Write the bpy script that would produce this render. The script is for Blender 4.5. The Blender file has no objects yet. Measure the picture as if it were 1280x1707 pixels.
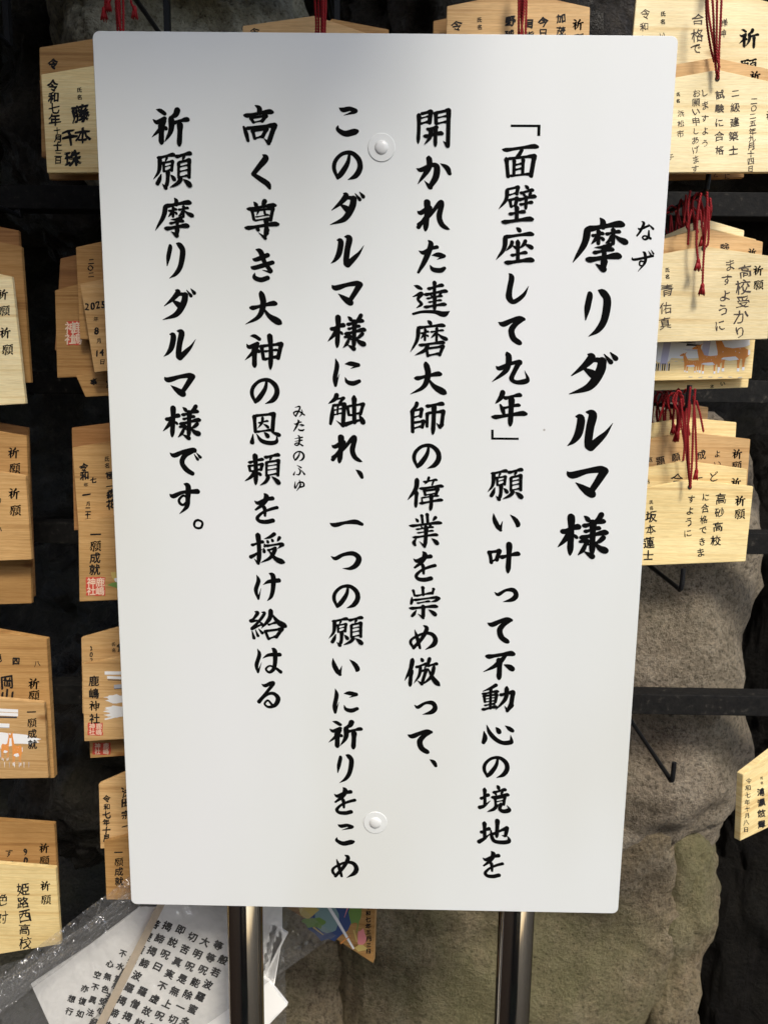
import bpy, bmesh, math, random
import numpy as np
from mathutils import Vector, Matrix, noise
R = math.radians
random.seed(7)
sc = bpy.context.scene
COL = sc.collection

# ------------------------------------------------------------------ camera
RM = np.array([[0.9998, -0.0114, 0.0119], [0.0161, 0.9866, -0.1624], [-0.0094, 0.1625, 0.9867]])
RM = np.linalg.svd(RM)[0] @ np.linalg.svd(RM)[2]
ZTOP = 1.85                      # height of the notice board's top edge
def b2w(v): return Vector((v[0], v[2], -v[1]))
CAMP = Vector((0.31456 - 0.3, -0.85759, ZTOP - 0.3558))
right, down, fwd = b2w(RM[0]), b2w(RM[1]), b2w(RM[2])
F = 1283.0
cam = bpy.data.cameras.new('camera'); camo = bpy.data.objects.new('camera', cam); COL.objects.link(camo)
camo.matrix_world = Matrix(((right.x, -down.x, -fwd.x, CAMP.x), (right.y, -down.y, -fwd.y, CAMP.y), (right.z, -down.z, -fwd.z, CAMP.z), (0, 0, 0, 1)))
cam.sensor_fit = 'VERTICAL'; cam.sensor_height = 24; cam.lens = F / 1707 * 24
cam.clip_start = 0.02; cam.clip_end = 2000
cam.dof.use_dof = True; cam.dof.focus_distance = 0.87; cam.dof.aperture_fstop = 9.0
sc.camera = camo

# ------------------------------------------------------------------ light
SUN_EL, SUN_AZ = 50, 22          # azimuth measured from straight behind the camera towards the right
w = bpy.data.worlds.new('World'); sc.world = w; w.use_nodes = True
nt = w.node_tree; bg = nt.nodes['Background']
sky = nt.nodes.new('ShaderNodeTexSky'); sky.sky_type = 'NISHITA'; sky.sun_disc = False
sky.sun_elevation = R(SUN_EL); sky.sun_rotation = R(180 - SUN_AZ); sky.dust_density = 1.8; sky.air_density = 1.0; sky.ozone_density = .2
nt.links.new(sky.outputs[0], bg.inputs[0]); bg.inputs[1].default_value = 0.12
sd = Vector((math.sin(R(SUN_AZ)) * math.cos(R(SUN_EL)), -math.cos(R(SUN_AZ)) * math.cos(R(SUN_EL)), math.sin(R(SUN_EL))))
sl = bpy.data.lights.new('sun', 'SUN'); sl.energy = 1.5; sl.angle = R(12); sl.color = (1, .95, .84)
so = bpy.data.objects.new('sun', sl); COL.objects.link(so); so.rotation_euler = sd.to_track_quat('Z', 'Y').to_euler(); so.location = sd * 20
sc.view_settings.view_transform = 'Standard'; sc.view_settings.look = 'None'
sc.view_settings.exposure = 1.06; sc.view_settings.gamma = 1; sc.view_settings.use_curve_mapping = False

# ------------------------------------------------------------------ helpers
def P(px, py, y=0.0, yaw=0.0, x0=0.0):
    """the point seen at a photograph pixel on the upright plane y (turned by yaw about x0)"""
    d = right * (px - 640) + down * (py - 853.5) + fwd * F
    t = math.tan(yaw)
    s = (y - CAMP.y + t * (CAMP.x - x0)) / (d.y - t * d.x)
    return CAMP + d * s
def root(name, loc, label, cat, group=None):
    o = bpy.data.objects.new(name, None); COL.objects.link(o); o.location = loc; o.empty_display_size = .02
    tag(o, label, cat, group); return o
def tag(o, label=None, cat=None, group=None, kind=None):
    if label: o['label'] = label
    if cat: o['category'] = cat
    if group: o['group'] = group
    if kind: o['kind'] = kind
    return o
def origin(p):
    v = Vector((0, 0, 0))
    while p is not None: v = v + p.location; p = p.parent
    return v
def mesh(name, vs, fs, mats, parent=None, smooth=False, mi=None, loc=None):
    base = origin(parent)
    if loc is None: loc = Vector((0, 0, 0))
    loc = Vector(loc)
    me = bpy.data.meshes.new(name)
    off = base + loc
    me.from_pydata([tuple(Vector(v) - off) for v in vs], [], fs)
    for m in (mats if isinstance(mats, (list, tuple)) else [mats]): me.materials.append(m)
    if mi: me.polygons.foreach_set('material_index', mi)
    if smooth: me.polygons.foreach_set('use_smooth', [True] * len(me.polygons))
    me.update()
    o = bpy.data.objects.new(name, me); COL.objects.link(o); o.parent = parent; o.location = loc
    return o
class MB:
    def __init__(s): s.v = []; s.f = []; s.m = []
    def add(s, vs, fs, mi=0):
        n = len(s.v); s.v += [Vector(v) for v in vs]; s.f += [tuple(i + n for i in f) for f in fs]; s.m += [mi] * len(fs)
    def box(s, a, b, mi=0, bev=0.0):
        (x0, y0, z0), (x1, y1, z1) = a, b
        bm = bmesh.new()
        bmesh.ops.create_cube(bm, size=1)
        for v in bm.verts: v.co = Vector((x0 + (v.co.x + .5) * (x1 - x0), y0 + (v.co.y + .5) * (y1 - y0), z0 + (v.co.z + .5) * (z1 - z0)))
        if bev: bmesh.ops.bevel(bm, geom=bm.edges[:], offset=bev, segments=2, affect='EDGES', profile=.5)
        bm.normal_update()
        s.add([v.co.copy() for v in bm.verts], [[v.index for v in f.verts] for f in bm.faces], mi); bm.free()
    def tube(s, pts, rad, n=10, mi=0, cap=True):
        pts = [Vector(p) for p in pts]; N = len(pts)
        rads = rad if isinstance(rad, (list, tuple)) else [rad] * N
        up = None; vs = []
        for i, p in enumerate(pts):
            t = (pts[min(i + 1, N - 1)] - pts[max(i - 1, 0)]).normalized()
            if up is None:
                up = Vector((0, 0, 1)) if abs(t.z) < .9 else Vector((0, 1, 0))
            a = t.cross(up).normalized(); b = a.cross(t).normalized(); up = b
            for k in range(n):
                q = 2 * math.pi * k / n
                vs.append(p + (a * math.cos(q) + b * math.sin(q)) * rads[i])
        fs = [(i * n + k, i * n + (k + 1) % n, (i + 1) * n + (k + 1) % n, (i + 1) * n + k) for i in range(N - 1) for k in range(n)]
        if cap: fs += [tuple(range(n))[::-1], tuple(range((N - 1) * n, N * n))]
        s.add(vs, fs, mi)
    def build(s, name, mats, parent=None, smooth=False, loc=None):
        return mesh(name, s.v, s.f, mats, parent, smooth, s.m, loc)

# ------------------------------------------------------------------ materials
def mat(name, col, rough=.6, metal=0.0, spec=.5, **kw):
    m = bpy.data.materials.new(name); m.use_nodes = True
    b = m.node_tree.nodes['Principled BSDF']
    b.inputs['Base Color'].default_value = (*col, 1); b.inputs['Roughness'].default_value = rough
    b.inputs['Metallic'].default_value = metal; b.inputs['Specular IOR Level'].default_value = spec
    for k, v in kw.items(): b.inputs[k].default_value = v
    return m
def N(m, t, **kw):
    n = m.node_tree.nodes.new(t)
    for k, v in kw.items():
        if k.startswith('i_'): n.inputs[k[2:].replace('_', ' ')].default_value = v
        else: setattr(n, k, v)
    return n
def L(m, a, b): m.node_tree.links.new(a, b)
def B(m): return m.node_tree.nodes['Principled BSDF']
def ramp(m, stops, interp='LINEAR'):
    n = N(m, 'ShaderNodeValToRGB'); e = n.color_ramp.elements; n.color_ramp.interpolation = interp
    while len(e) < len(stops): e.new(.5)
    for q, (p, c) in zip(e, stops): q.position = p; q.color = (*c, 1)
    return n
def coords(m, scale=(1, 1, 1), rnd=True):
    tc = N(m, 'ShaderNodeTexCoord'); mp = N(m, 'ShaderNodeMapping'); mp.inputs['Scale'].default_value = scale
    L(m, tc.outputs['Object'], mp.inputs[0])
    if rnd:
        oi = N(m, 'ShaderNodeObjectInfo'); cm = N(m, 'ShaderNodeMath', operation='MULTIPLY'); cm.inputs[1].default_value = 37.0
        L(m, oi.outputs['Random'], cm.inputs[0]); cx = N(m, 'ShaderNodeCombineXYZ')
        for i in range(3): L(m, cm.outputs[0], cx.inputs[i])
        L(m, cx.outputs[0], mp.inputs['Location'])
    return mp
def wood(name, c0, c1, c2):
    m = mat(name, c0, .62, spec=.3)
    mp = coords(m, (2.2, 8, 95)); mp2 = coords(m, (1.5, 4, 12)); mp3 = coords(m, (90, 90, 1500)); mp4 = coords(m, (9, 9, 14))
    n2 = N(m, 'ShaderNodeTexNoise', i_Scale=1.0, i_Detail=2.0); L(m, mp2.outputs[0], n2.inputs[0])
    add = N(m, 'ShaderNodeMixRGB', blend_type='ADD'); add.inputs[0].default_value = 2.4
    L(m, mp.outputs[0], add.inputs[1]); L(m, n2.outputs['Color'], add.inputs[2])
    n1 = N(m, 'ShaderNodeTexNoise', i_Scale=1.6, i_Detail=3.0, i_Roughness=.55); L(m, add.outputs[0], n1.inputs[0])
    n3 = N(m, 'ShaderNodeTexNoise', i_Scale=1.0, i_Detail=2.0); L(m, mp3.outputs[0], n3.inputs[0])
    n4 = N(m, 'ShaderNodeTexNoise', i_Scale=1.0, i_Detail=2.0); L(m, mp4.outputs[0], n4.inputs[0])
    r = ramp(m, [(.28, c2), (.42, c1), (.5, c0), (.56, c1), (.62, c0), (.75, c0)]); L(m, n1.outputs[0], r.inputs[0])
    r3 = ramp(m, [(.3, (.86, .84, .8)), (.7, (1.06, 1.05, 1.03))]); L(m, n3.outputs[0], r3.inputs[0])
    r4 = ramp(m, [(.3, (.84, .82, .78)), (.65, (1.05, 1.04, 1.03))]); L(m, n4.outputs[0], r4.inputs[0])
    mx = N(m, 'ShaderNodeMixRGB', blend_type='MULTIPLY'); mx.inputs[0].default_value = 1
    L(m, r.outputs[0], mx.inputs[1]); L(m, r3.outputs[0], mx.inputs[2])
    my = N(m, 'ShaderNodeMixRGB', blend_type='MULTIPLY'); my.inputs[0].default_value = 1
    L(m, mx.outputs[0], my.inputs[1]); L(m, r4.outputs[0], my.inputs[2])
    oi = N(m, 'ShaderNodeObjectInfo'); rr = ramp(m, [(0, (.80, .76, .70)), (.5, (1, .98, .95)), (1, (1.06, 1.05, 1.04))]); L(m, oi.outputs['Random'], rr.inputs[0])
    mz = N(m, 'ShaderNodeMixRGB', blend_type='MULTIPLY'); mz.inputs[0].default_value = .9
    L(m, my.outputs[0], mz.inputs[1]); L(m, rr.outputs[0], mz.inputs[2])
    kn = N(m, 'ShaderNodeTexVoronoi', i_Scale=1.0); mk = coords(m, (7, 7, 14)); L(m, mk.outputs[0], kn.inputs[0])
    rk = ramp(m, [(.045, (.42, .27, .16)), (.1, (1, 1, 1))]); L(m, kn.outputs['Distance'], rk.inputs[0])
    mq = N(m, 'ShaderNodeMixRGB', blend_type='MULTIPLY'); mq.inputs[0].default_value = .8; L(m, mz.outputs[0], mq.inputs[1]); L(m, rk.outputs[0], mq.inputs[2])
    L(m, mq.outputs[0], B(m).inputs['Base Color'])
    bp = N(m, 'ShaderNodeBump', i_Strength=.25, i_Distance=.0006); L(m, n1.outputs[0], bp.inputs['Height']); L(m, bp.outputs[0], B(m).inputs['Normal'])
    return m
W_PALE = wood('pale_cypress', (.89, .74, .40), (.83, .65, .32), (.69, .49, .22))
W_CREAM = wood('cream_spruce', (.93, .83, .55), (.89, .76, .46), (.78, .61, .33))
W_WARM = wood('warm_shaded_cedar', (.5, .30, .12), (.42, .235, .085), (.29, .15, .055))  # brown cedar, darkened in colour for the shade on the left stacks
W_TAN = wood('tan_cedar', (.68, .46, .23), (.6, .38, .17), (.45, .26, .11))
W_SHADED = wood('shaded_cypress', (.58, .37, .165), (.5, .3, .12), (.36, .2, .08))  # pale wood browned to carry the shade on the left plaques
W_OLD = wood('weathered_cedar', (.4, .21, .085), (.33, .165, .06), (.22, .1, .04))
INK = mat('ink', (.012, .011, .011), .7, spec=.2)
PENINK = mat('pen_ink', (.07, .055, .045), .7, spec=.2)
VINYL = mat('black_vinyl', (.003, .003, .003), .8, spec=.05)
RED = mat('red_cord', (.27, .005, .008), .55, spec=.3)
STAMP = mat('red_stamp', (.55, .07, .04), .8)
STEELBLK = mat('black_painted_steel', (.008, .008, .009), .5, spec=.3)
def sign_white():
    m = mat('white_panel', (.70, .71, .69), .36, spec=.5)
    mp = coords(m, (3, 3, 1.2), False)
    n = N(m, 'ShaderNodeTexNoise', i_Scale=1.3, i_Detail=2.0); L(m, mp.outputs[0], n.inputs[0])
    r = ramp(m, [(.3, (.65, .655, .615)), (.5, (.695, .71, .695)), (.72, (.715, .72, .725))]); L(m, n.outputs[0], r.inputs[0])
    mp2 = coords(m, (1, 1, 1), False)
    v = N(m, 'ShaderNodeTexVoronoi', i_Scale=17.0, feature='F1'); L(m, mp2.outputs[0], v.inputs[0])
    lt = N(m, 'ShaderNodeMath', operation='LESS_THAN'); lt.inputs[1].default_value = .022; L(m, v.outputs['Distance'], lt.inputs[0])
    n3 = N(m, 'ShaderNodeTexNoise', i_Scale=4.0); L(m, mp2.outputs[0], n3.inputs[0])
    gt = N(m, 'ShaderNodeMath', operation='GREATER_THAN'); gt.inputs[1].default_value = .58; L(m, n3.outputs[0], gt.inputs[0])
    mu = N(m, 'ShaderNodeMath', operation='MULTIPLY'); L(m, lt.outputs[0], mu.inputs[0]); L(m, gt.outputs[0], mu.inputs[1])
    mx = N(m, 'ShaderNodeMixRGB'); mx.inputs[2].default_value = (.4, .38, .35, 1)
    L(m, mu.outputs[0], mx.inputs[0]); L(m, r.outputs[0], mx.inputs[1]); L(m, mx.outputs[0], B(m).inputs['Base Color'])
    n2 = N(m, 'ShaderNodeTexNoise', i_Scale=2.2, i_Detail=1.0); mp3 = coords(m, (4, 1, 1.0), False); L(m, mp3.outputs[0], n2.inputs[0])
    bp = N(m, 'ShaderNodeBump', i_Strength=.5, i_Distance=.004); L(m, n2.outputs[0], bp.inputs['Height']); L(m, bp.outputs[0], B(m).inputs['Normal'])
    return m
PANEL = sign_white()
def rock(name, ca, cb, cc, moss=.4, rough=.85, bump=.9, spec=.3):
    m = mat(name, ca, rough, spec=spec)
    mp = coords(m)
    n1 = N(m, 'ShaderNodeTexNoise', i_Scale=11.0, i_Detail=10.0, i_Roughness=.72); L(m, mp.outputs[0], n1.inputs[0])
    n2 = N(m, 'ShaderNodeTexNoise', i_Scale=120.0, i_Detail=6.0, i_Roughness=.75); L(m, mp.outputs[0], n2.inputs[0])
    n3 = N(m, 'ShaderNodeTexNoise', i_Scale=4.0, i_Detail=5.0, i_Roughness=.6); mpb = coords(m, (1, 1, .6)); L(m, mpb.outputs[0], n3.inputs[0])
    v = N(m, 'ShaderNodeTexVoronoi', i_Scale=75.0); L(m, mp.outputs[0], v.inputs[0])
    r1 = ramp(m, [(.3, cb), (.52, ca), (.72, cc)]); L(m, n1.outputs[0], r1.inputs[0])
    r2 = ramp(m, [(.36, (.3, .28, .26)), (.5, (1, 1, 1)), (.7, (1.4, 1.36, 1.3))]); L(m, n2.outputs[0], r2.inputs[0])
    mx = N(m, 'ShaderNodeMixRGB', blend_type='MULTIPLY'); mx.inputs[0].default_value = .85; L(m, r1.outputs[0], mx.inputs[1]); L(m, r2.outputs[0], mx.inputs[2])
    r3 = ramp(m, [(.45, (0, 0, 0)), (.64, (moss, moss, moss))]); L(m, n3.outputs[0], r3.inputs[0])
    mm = N(m, 'ShaderNodeMixRGB'); mm.inputs[2].default_value = (.17, .165, .07, 1); L(m, r3.outputs[0], mm.inputs[0]); L(m, mx.outputs[0], mm.inputs[1])
    rv = ramp(m, [(.08, (.15, .13, .11)), (.2, (1, 1, 1))]); L(m, v.outputs['Distance'], rv.inputs[0])
    mv = N(m, 'ShaderNodeMixRGB', blend_type='MULTIPLY'); mv.inputs[0].default_value = .55; L(m, mm.outputs[0], mv.inputs[1]); L(m, rv.outputs[0], mv.inputs[2])
    L(m, mv.outputs[0], B(m).inputs['Base Color'])
    ad = N(m, 'ShaderNodeMath', operation='ADD'); L(m, n1.outputs[0], ad.inputs[0])
    m2 = N(m, 'ShaderNodeMath', operation='MULTIPLY'); m2.inputs[1].default_value = .35; L(m, n2.outputs[0], m2.inputs[0]); L(m, m2.outputs[0], ad.inputs[1])
    bp = N(m, 'ShaderNodeBump', i_Strength=bump, i_Distance=.034); L(m, ad.outputs[0], bp.inputs['Height']); L(m, bp.outputs[0], B(m).inputs['Normal'])
    return m
ROCK_A = rock('tan_boulder', (.25, .195, .12), (.13, .095, .06), (.34, .28, .19), .6)
ROCK_B = rock('grey_boulder', (.30, .245, .18), (.16, .125, .09), (.38, .325, .25), .12)
ROCK_D = rock('damp_shade_rock', (.034, .028, .022), (.011, .009, .007), (.10, .086, .068), .08, .4, 1.0, .45)  # near black: wet rock on top, deep cave shade put into the colour elsewhere
ROCK_L = rock('pale_olive_rock', (.48, .45, .35), (.26, .235, .18), (.6, .56, .46), .25)
ROCK_K = rock('shade_black_rock', (.009, .0075, .006), (.004, .003, .003), (.016, .014, .012), .02, .7, 1.0, .15)  # deep shade of the black void, put into the rock colour
ROCK_M = rock('dim_grey_rock', (.10, .09, .068), (.045, .038, .03), (.18, .165, .125), .3)
def steel():
    m = mat('stainless_steel', (.5, .45, .39), .08, 1.0)
    mp = coords(m, (400, 400, 3)); n = N(m, 'ShaderNodeTexNoise', i_Scale=1.0, i_Detail=3.0); L(m, mp.outputs[0], n.inputs[0])
    r = ramp(m, [(.3, (.05, .05, .05)), (.7, (.14, .14, .14))]); L(m, n.outputs[0], r.inputs[0]); L(m, r.outputs[0], B(m).inputs['Roughness'])
    return m
STEEL = steel()
def rust_black():
    m = mat('worn_black_steel', (.02, .022, .025), .75, spec=.15)
    mp = coords(m); n = N(m, 'ShaderNodeTexNoise', i_Scale=90.0, i_Detail=6.0, i_Roughness=.7); L(m, mp.outputs[0], n.inputs[0])
    r = ramp(m, [(.35, (.006, .006, .006)), (.6, (.013, .012, .011)), (.74, (.07, .062, .05))]); L(m, n.outputs[0], r.inputs[0]); L(m, r.outputs[0], B(m).inputs['Base Color'])
    bp = N(m, 'ShaderNodeBump', i_Strength=.5, i_Distance=.002); L(m, n.outputs[0], bp.inputs['Height']); L(m, bp.outputs[0], B(m).inputs['Normal'])
    return m
RAIL = rust_black()
PAPER = mat('booklet_paper', (.92, .90, .86), .8, spec=.2)
DARKWOOD = mat('light_block_timber', (.035, .02, .013), .7)
def simple(n, c, r=.75): return mat(n, c, r, spec=.25)
C_ORANGE = simple('print_orange', (.72, .28, .07)); C_WHITE = simple('print_white', (.8, .8, .8)); C_LILAC = simple('print_lilac', (.5, .48, .62))
C_BLACK = simple('print_black', (.04, .04, .05)); C_BLUE = simple('print_blue', (.05, .08, .2)); C_GREEN = simple('print_green', (.16, .27, .07))
C_PINK = simple('print_pink', (.7, .25, .25)); C_YEL = simple('print_yellow', (.55, .42, .14)); C_TEAL = simple('print_pale_teal', (.2, .3, .3)); C_GREY = simple('print_grey', (.42, .43, .47))
PRINT = [C_ORANGE, C_WHITE, C_LILAC, C_BLACK, C_BLUE, C_GREEN, C_PINK, C_YEL, C_TEAL, C_GREY]
PI_ = {'o': 0, 'w': 1, 'l': 2, 'k': 3, 'b': 4, 'g': 5, 'p': 6, 'y': 7, 't': 8, 'a': 9}

# ------------------------------------------------------------------ the setting
def sheet(name, pts, m, kind='structure'):
    o = mesh(name, pts, [tuple(range(len(pts)))], m); tag(o, kind=kind); return o
GROUND = rock('trodden_earth', (.06, .05, .038), (.035, .03, .022), (.1, .09, .07), .2)
nG = 60
gv = []; gf = []
for j in range(nG + 1):
    for i in range(nG + 1):
        u = (i / nG * 2 - 1); v = (j / nG * 2 - 1)
        x = math.copysign(abs(u) ** 3.2, u) * 600; y = math.copysign(abs(v) ** 3.2, v) * 600
        gv.append((x, y, noise.noise(Vector((x, y, 0)) * .7) * .02 * min(1, 4 / (1 + abs(x) + abs(y)))))
gf = [(j * (nG + 1) + i, j * (nG + 1) + i + 1, (j + 1) * (nG + 1) + i + 1, (j + 1) * (nG + 1) + i) for j in range(nG) for i in range(nG)]
tag(mesh('ground', gv, gf, GROUND, smooth=True), kind='structure')

def cave():
    """a rock face coloured for deep shade, curving round behind the boulders and forward at the sides"""
    vs = []; nx, nz = 150, 110
    for j in range(nz + 1):
        for i in range(nx + 1):
            u = i / nx * 2 - 1; z = -0.05 + j / nz * 3.4
            x = u * 3.0
            y = 1.75 - max(0, abs(u) - .55) ** 2 * 3.2 - max(0, z - 2.2) ** 2 * .45
            p = Vector((x, y, z))
            y += noise.fractal(p * 2.2, .9, 2.1, 5) * .22
            vs.append((x, y, z))
    fs = [(j * (nx + 1) + i, j * (nx + 1) + i + 1, (j + 1) * (nx + 1) + i + 1, (j + 1) * (nx + 1) + i) for j in range(nz) for i in range(nx)]
    tag(mesh('rock_face', vs, fs, ROCK_D, smooth=True), kind='structure')
cave()
def overhang():  # rock lip added to keep the sun off the face behind
    vs = []; nx, ny = 120, 40
    for j in range(ny + 1):
        for i in range(nx + 1):
            x = (i / nx * 2 - 1) * 3.0; v = j / ny
            y = .52 + v * 1.9; z = 1.93 + .9 * (1 - v) ** 6 + .1 * v
            p = Vector((x, y, z)); n_ = noise.fractal(p * 2.6, .9, 2.1, 5)
            vs.append((x, y + n_ * .08, z + n_ * .14))
    fs = [(j * (nx + 1) + i, j * (nx + 1) + i + 1, (j + 1) * (nx + 1) + i + 1, (j + 1) * (nx + 1) + i) for j in range(ny) for i in range(nx)]
    tag(mesh('shading_rock_overhang', vs, fs, ROCK_D, smooth=True), kind='structure')
overhang()

def boulder(name, cx, cy, rx, ry, D, dr, m, label, seed, sub=6, sq=.62, amp=.07, rot=0):
    """rx, ry in photograph pixels at depth D; dr is the half thickness in metres"""
    c = P(cx, cy, D); ex = (P(cx + rx, cy, D) - c).length; ez = (P(cx, cy + ry, D) - c).length
    bm = bmesh.new(); bmesh.ops.create_icosphere(bm, subdivisions=sub, radius=1)
    base = c + Vector((0, dr, 0))
    rr = Matrix.Rotation(R(rot), 3, 'Y')
    for v in bm.verts:
        q = v.co
        e = [math.copysign(abs(k) ** sq, k) for k in q]
        p = Vector((e[0] * ex, e[1] * dr, e[2] * ez))
        p = rr @ p
        s = Vector((seed * 3.1, seed, 0))
        d = noise.fractal((p + s) * 5, .95, 2.1, 6) * amp + noise.fractal((p + s) * 22, .8, 2.2, 4) * amp * .14
        rg = abs(noise.noise((p + s) * 6.5)); d -= max(0, .05 - rg) * amp * 2.4
        v.co = p + q * d
    bm.normal_update()
    me = bpy.data.meshes.new(name); bm.to_mesh(me); bm.free(); me.materials.append(m)
    me.polygons.foreach_set('use_smooth', [True] * len(me.polygons))
    o = bpy.data.objects.new(name, me); COL.objects.link(o); o.location = base
    tag(o, label, 'rock'); return o
boulder('boulder', 1000, 1140, 300, 430, .40, .22, ROCK_B, 'smooth grey brown boulder behind the empty rack hooks right of the notice', 3, sq=.6, amp=.035)
boulder('boulder', 850, 1690, 310, 350, .40, .2, ROCK_A, 'rough tan mossy boulder under the notice between and right of its posts', 8, sub=7, sq=.5, amp=.028)
boulder('boulder', 1135, 1700, 72, 345, .42, .2, ROCK_A, 'narrow greenish rock against the cracked right side of the tan boulder', 12, sq=.7, amp=.04)
boulder('boulder', 1330, 1660, 150, 330, .52, .25, ROCK_K, 'black shape painted as deep shade in the lower right corner behind the sideways plaque', 41, sq=.6, amp=.05)
boulder('boulder', 1330, 1080, 85, 300, .62, .2, ROCK_K, 'black shape painted as deep shade at the right edge beside the smooth grey brown boulder', 44, sq=.6, amp=.05)
boulder('boulder', 480, 1780, 190, 250, .44, .2, ROCK_A, 'dark mossy rock in shade below the tilted picture plaque', 15, sq=.7, amp=.045)
boulder('boulder', 275, 60, 225, 260, .37, .22, ROCK_L, 'grey olive rock at the top left behind the first cord', 21, sub=6, sq=.7, amp=.06)
boulder('boulder', 40, 120, 90, 300, .50, .22, ROCK_D, 'rock coloured black for deep shade at the upper left edge beside the grey olive one', 24, sq=.75, amp=.07)
boulder('boulder', 190, 1300, 210, 210, .52, .22, ROCK_D, 'rock coloured near black for deep shade, low on the left between the plaque stacks', 28, sq=.75, amp=.08)
boulder('boulder', 860, 40, 330, 300, .50, .25, ROCK_D, 'wet black rock at the top behind the middle cords', 31, sq=.75, amp=.09)

# unseen eave and side wall, added to shade the left and block sky
EX, EY, EZ = .28, -.69, 2.5
def eave():
    t = root('shading_eave', (-.6, -.2, 2.9), 'unseen dark timber eave added above the view to shade the left of the rack', 'eave')
    b = MB(); b.box((-3.2, EY, EZ + .1), (EX, 1.6, EZ + .16)); b.build('roof_board', DARKWOOD, t)
    for k in range(5):
        b = MB(); x = EX - .1 - k * .75; b.box((x, EY + .03, EZ), (x + .07, 1.5, EZ + .098)); b.build('rafter', DARKWOOD, t)
    t2 = root('sky_block_wall', (-.93, -.6, 0), 'unseen dark timber wall added left of the plaque rack to block sky light', 'wall')
    for k in range(13):
        b = MB(); y = -2.9 + k * .26; b.box((-1.02, y, 0), (-.99, y + .255, 2.6)); b.build('plank', DARKWOOD, t2)
eave()
def hall():  # hall added out of view to cut the low sky light
    t = root('sky_block_hall', (-2.6, -4.8, 0), 'unseen dark timber hall added behind the viewer to cut sky light on the rack', 'building')
    for k in range(26):
        x = -6.4 + k * .3; b = MB(); b.box((x, -4.8, .3), (x + .29, -4.74, 3.3)); b.build('plank', DARKWOOD, t)
    b = MB(); b.box((-6.6, -5.2, .0), (1.5, -4.6, .3)); b.build('plinth', ROCK_M, t)
    b = MB(); b.add([(-7, -4.0, 3.1), (2, -4.0, 3.1), (2, -6.5, 4.7), (-7, -6.5, 4.7), (-7, -4.0, 3.2), (2, -4.0, 3.2), (2, -6.5, 4.8), (-7, -6.5, 4.8)], [(0, 1, 2, 3), (7, 6, 5, 4), (0, 4, 5, 1), (1, 5, 6, 2), (2, 6, 7, 3), (3, 7, 4, 0)]); b.build('roof', DARKWOOD, t)
hall()

# ------------------------------------------------------------------ plaque rack
RACK_Y, TIP_Y = .33, .125
rack = root('plaque_rack', (0, RACK_Y, 0), 'black painted steel rack of rails with long upturned hooks behind the notice', 'rack')
rail_px = [-75, 340, 652, 905, 1176]
tips = [(1196, -40), (1178, 318), (1145, 682), (1135, 985), (1120, 1305)]
colx = [P(1190, 120, TIP_Y).x, P(868, 60, TIP_Y).x, P(540, 60, TIP_Y).x, P(200, 120, TIP_Y).x, P(-120, 120, TIP_Y).x]
zt = []
for k, (tx, ty) in enumerate(tips):
    z = P(tx, ty, TIP_Y).z
    zb = P(1170, rail_px[k], RACK_Y).z
    zt.append(z)
    b = MB(); h = .017
    b.box((-1.2, RACK_Y, zb - h), (1.2, RACK_Y + .034, zb + h), bev=.0012)
    b.build('rail', RAIL, rack, loc=(0, 0, 0))
for ci, cx in enumerate(colx):
    for k, (tx, ty) in enumerate(tips):
        x = P(tx, ty, TIP_Y).x if ci == 0 else cx
        z = zt[k]
        zb = P(1170, rail_px[k], RACK_Y).z - .0175
        b = MB()
        r0 = .0032
        pts = [(x, RACK_Y + .01, max(zb - .004, z + .0)), (x, RACK_Y - .004, z + .004)]
        pts = [(x, RACK_Y + .012, z + .006), (x, TIP_Y + .02, z + .001), (x, TIP_Y + .006, z), (x, TIP_Y + .0015, z + .003), (x, TIP_Y, z + .009), (x + .0005, TIP_Y, z + .03)]
        b.tube(pts, r0, 10)
        # short upright that welds the rod to the rail above it
        b.box((x - .004, RACK_Y + .002, min(z + .003, zb - .0)), (x + .004, RACK_Y + .012, max(z + .009, zb + .002)))
        b.build('hook', STEELBLK, rack, smooth=False)
# uprights
for x in (-1.05, 1.05):
    b = MB(); b.box((x - .02, RACK_Y + .036, 0), (x + .02, RACK_Y + .076, 2.5), bev=.001); b.build('upright', RAIL, rack)

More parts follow.
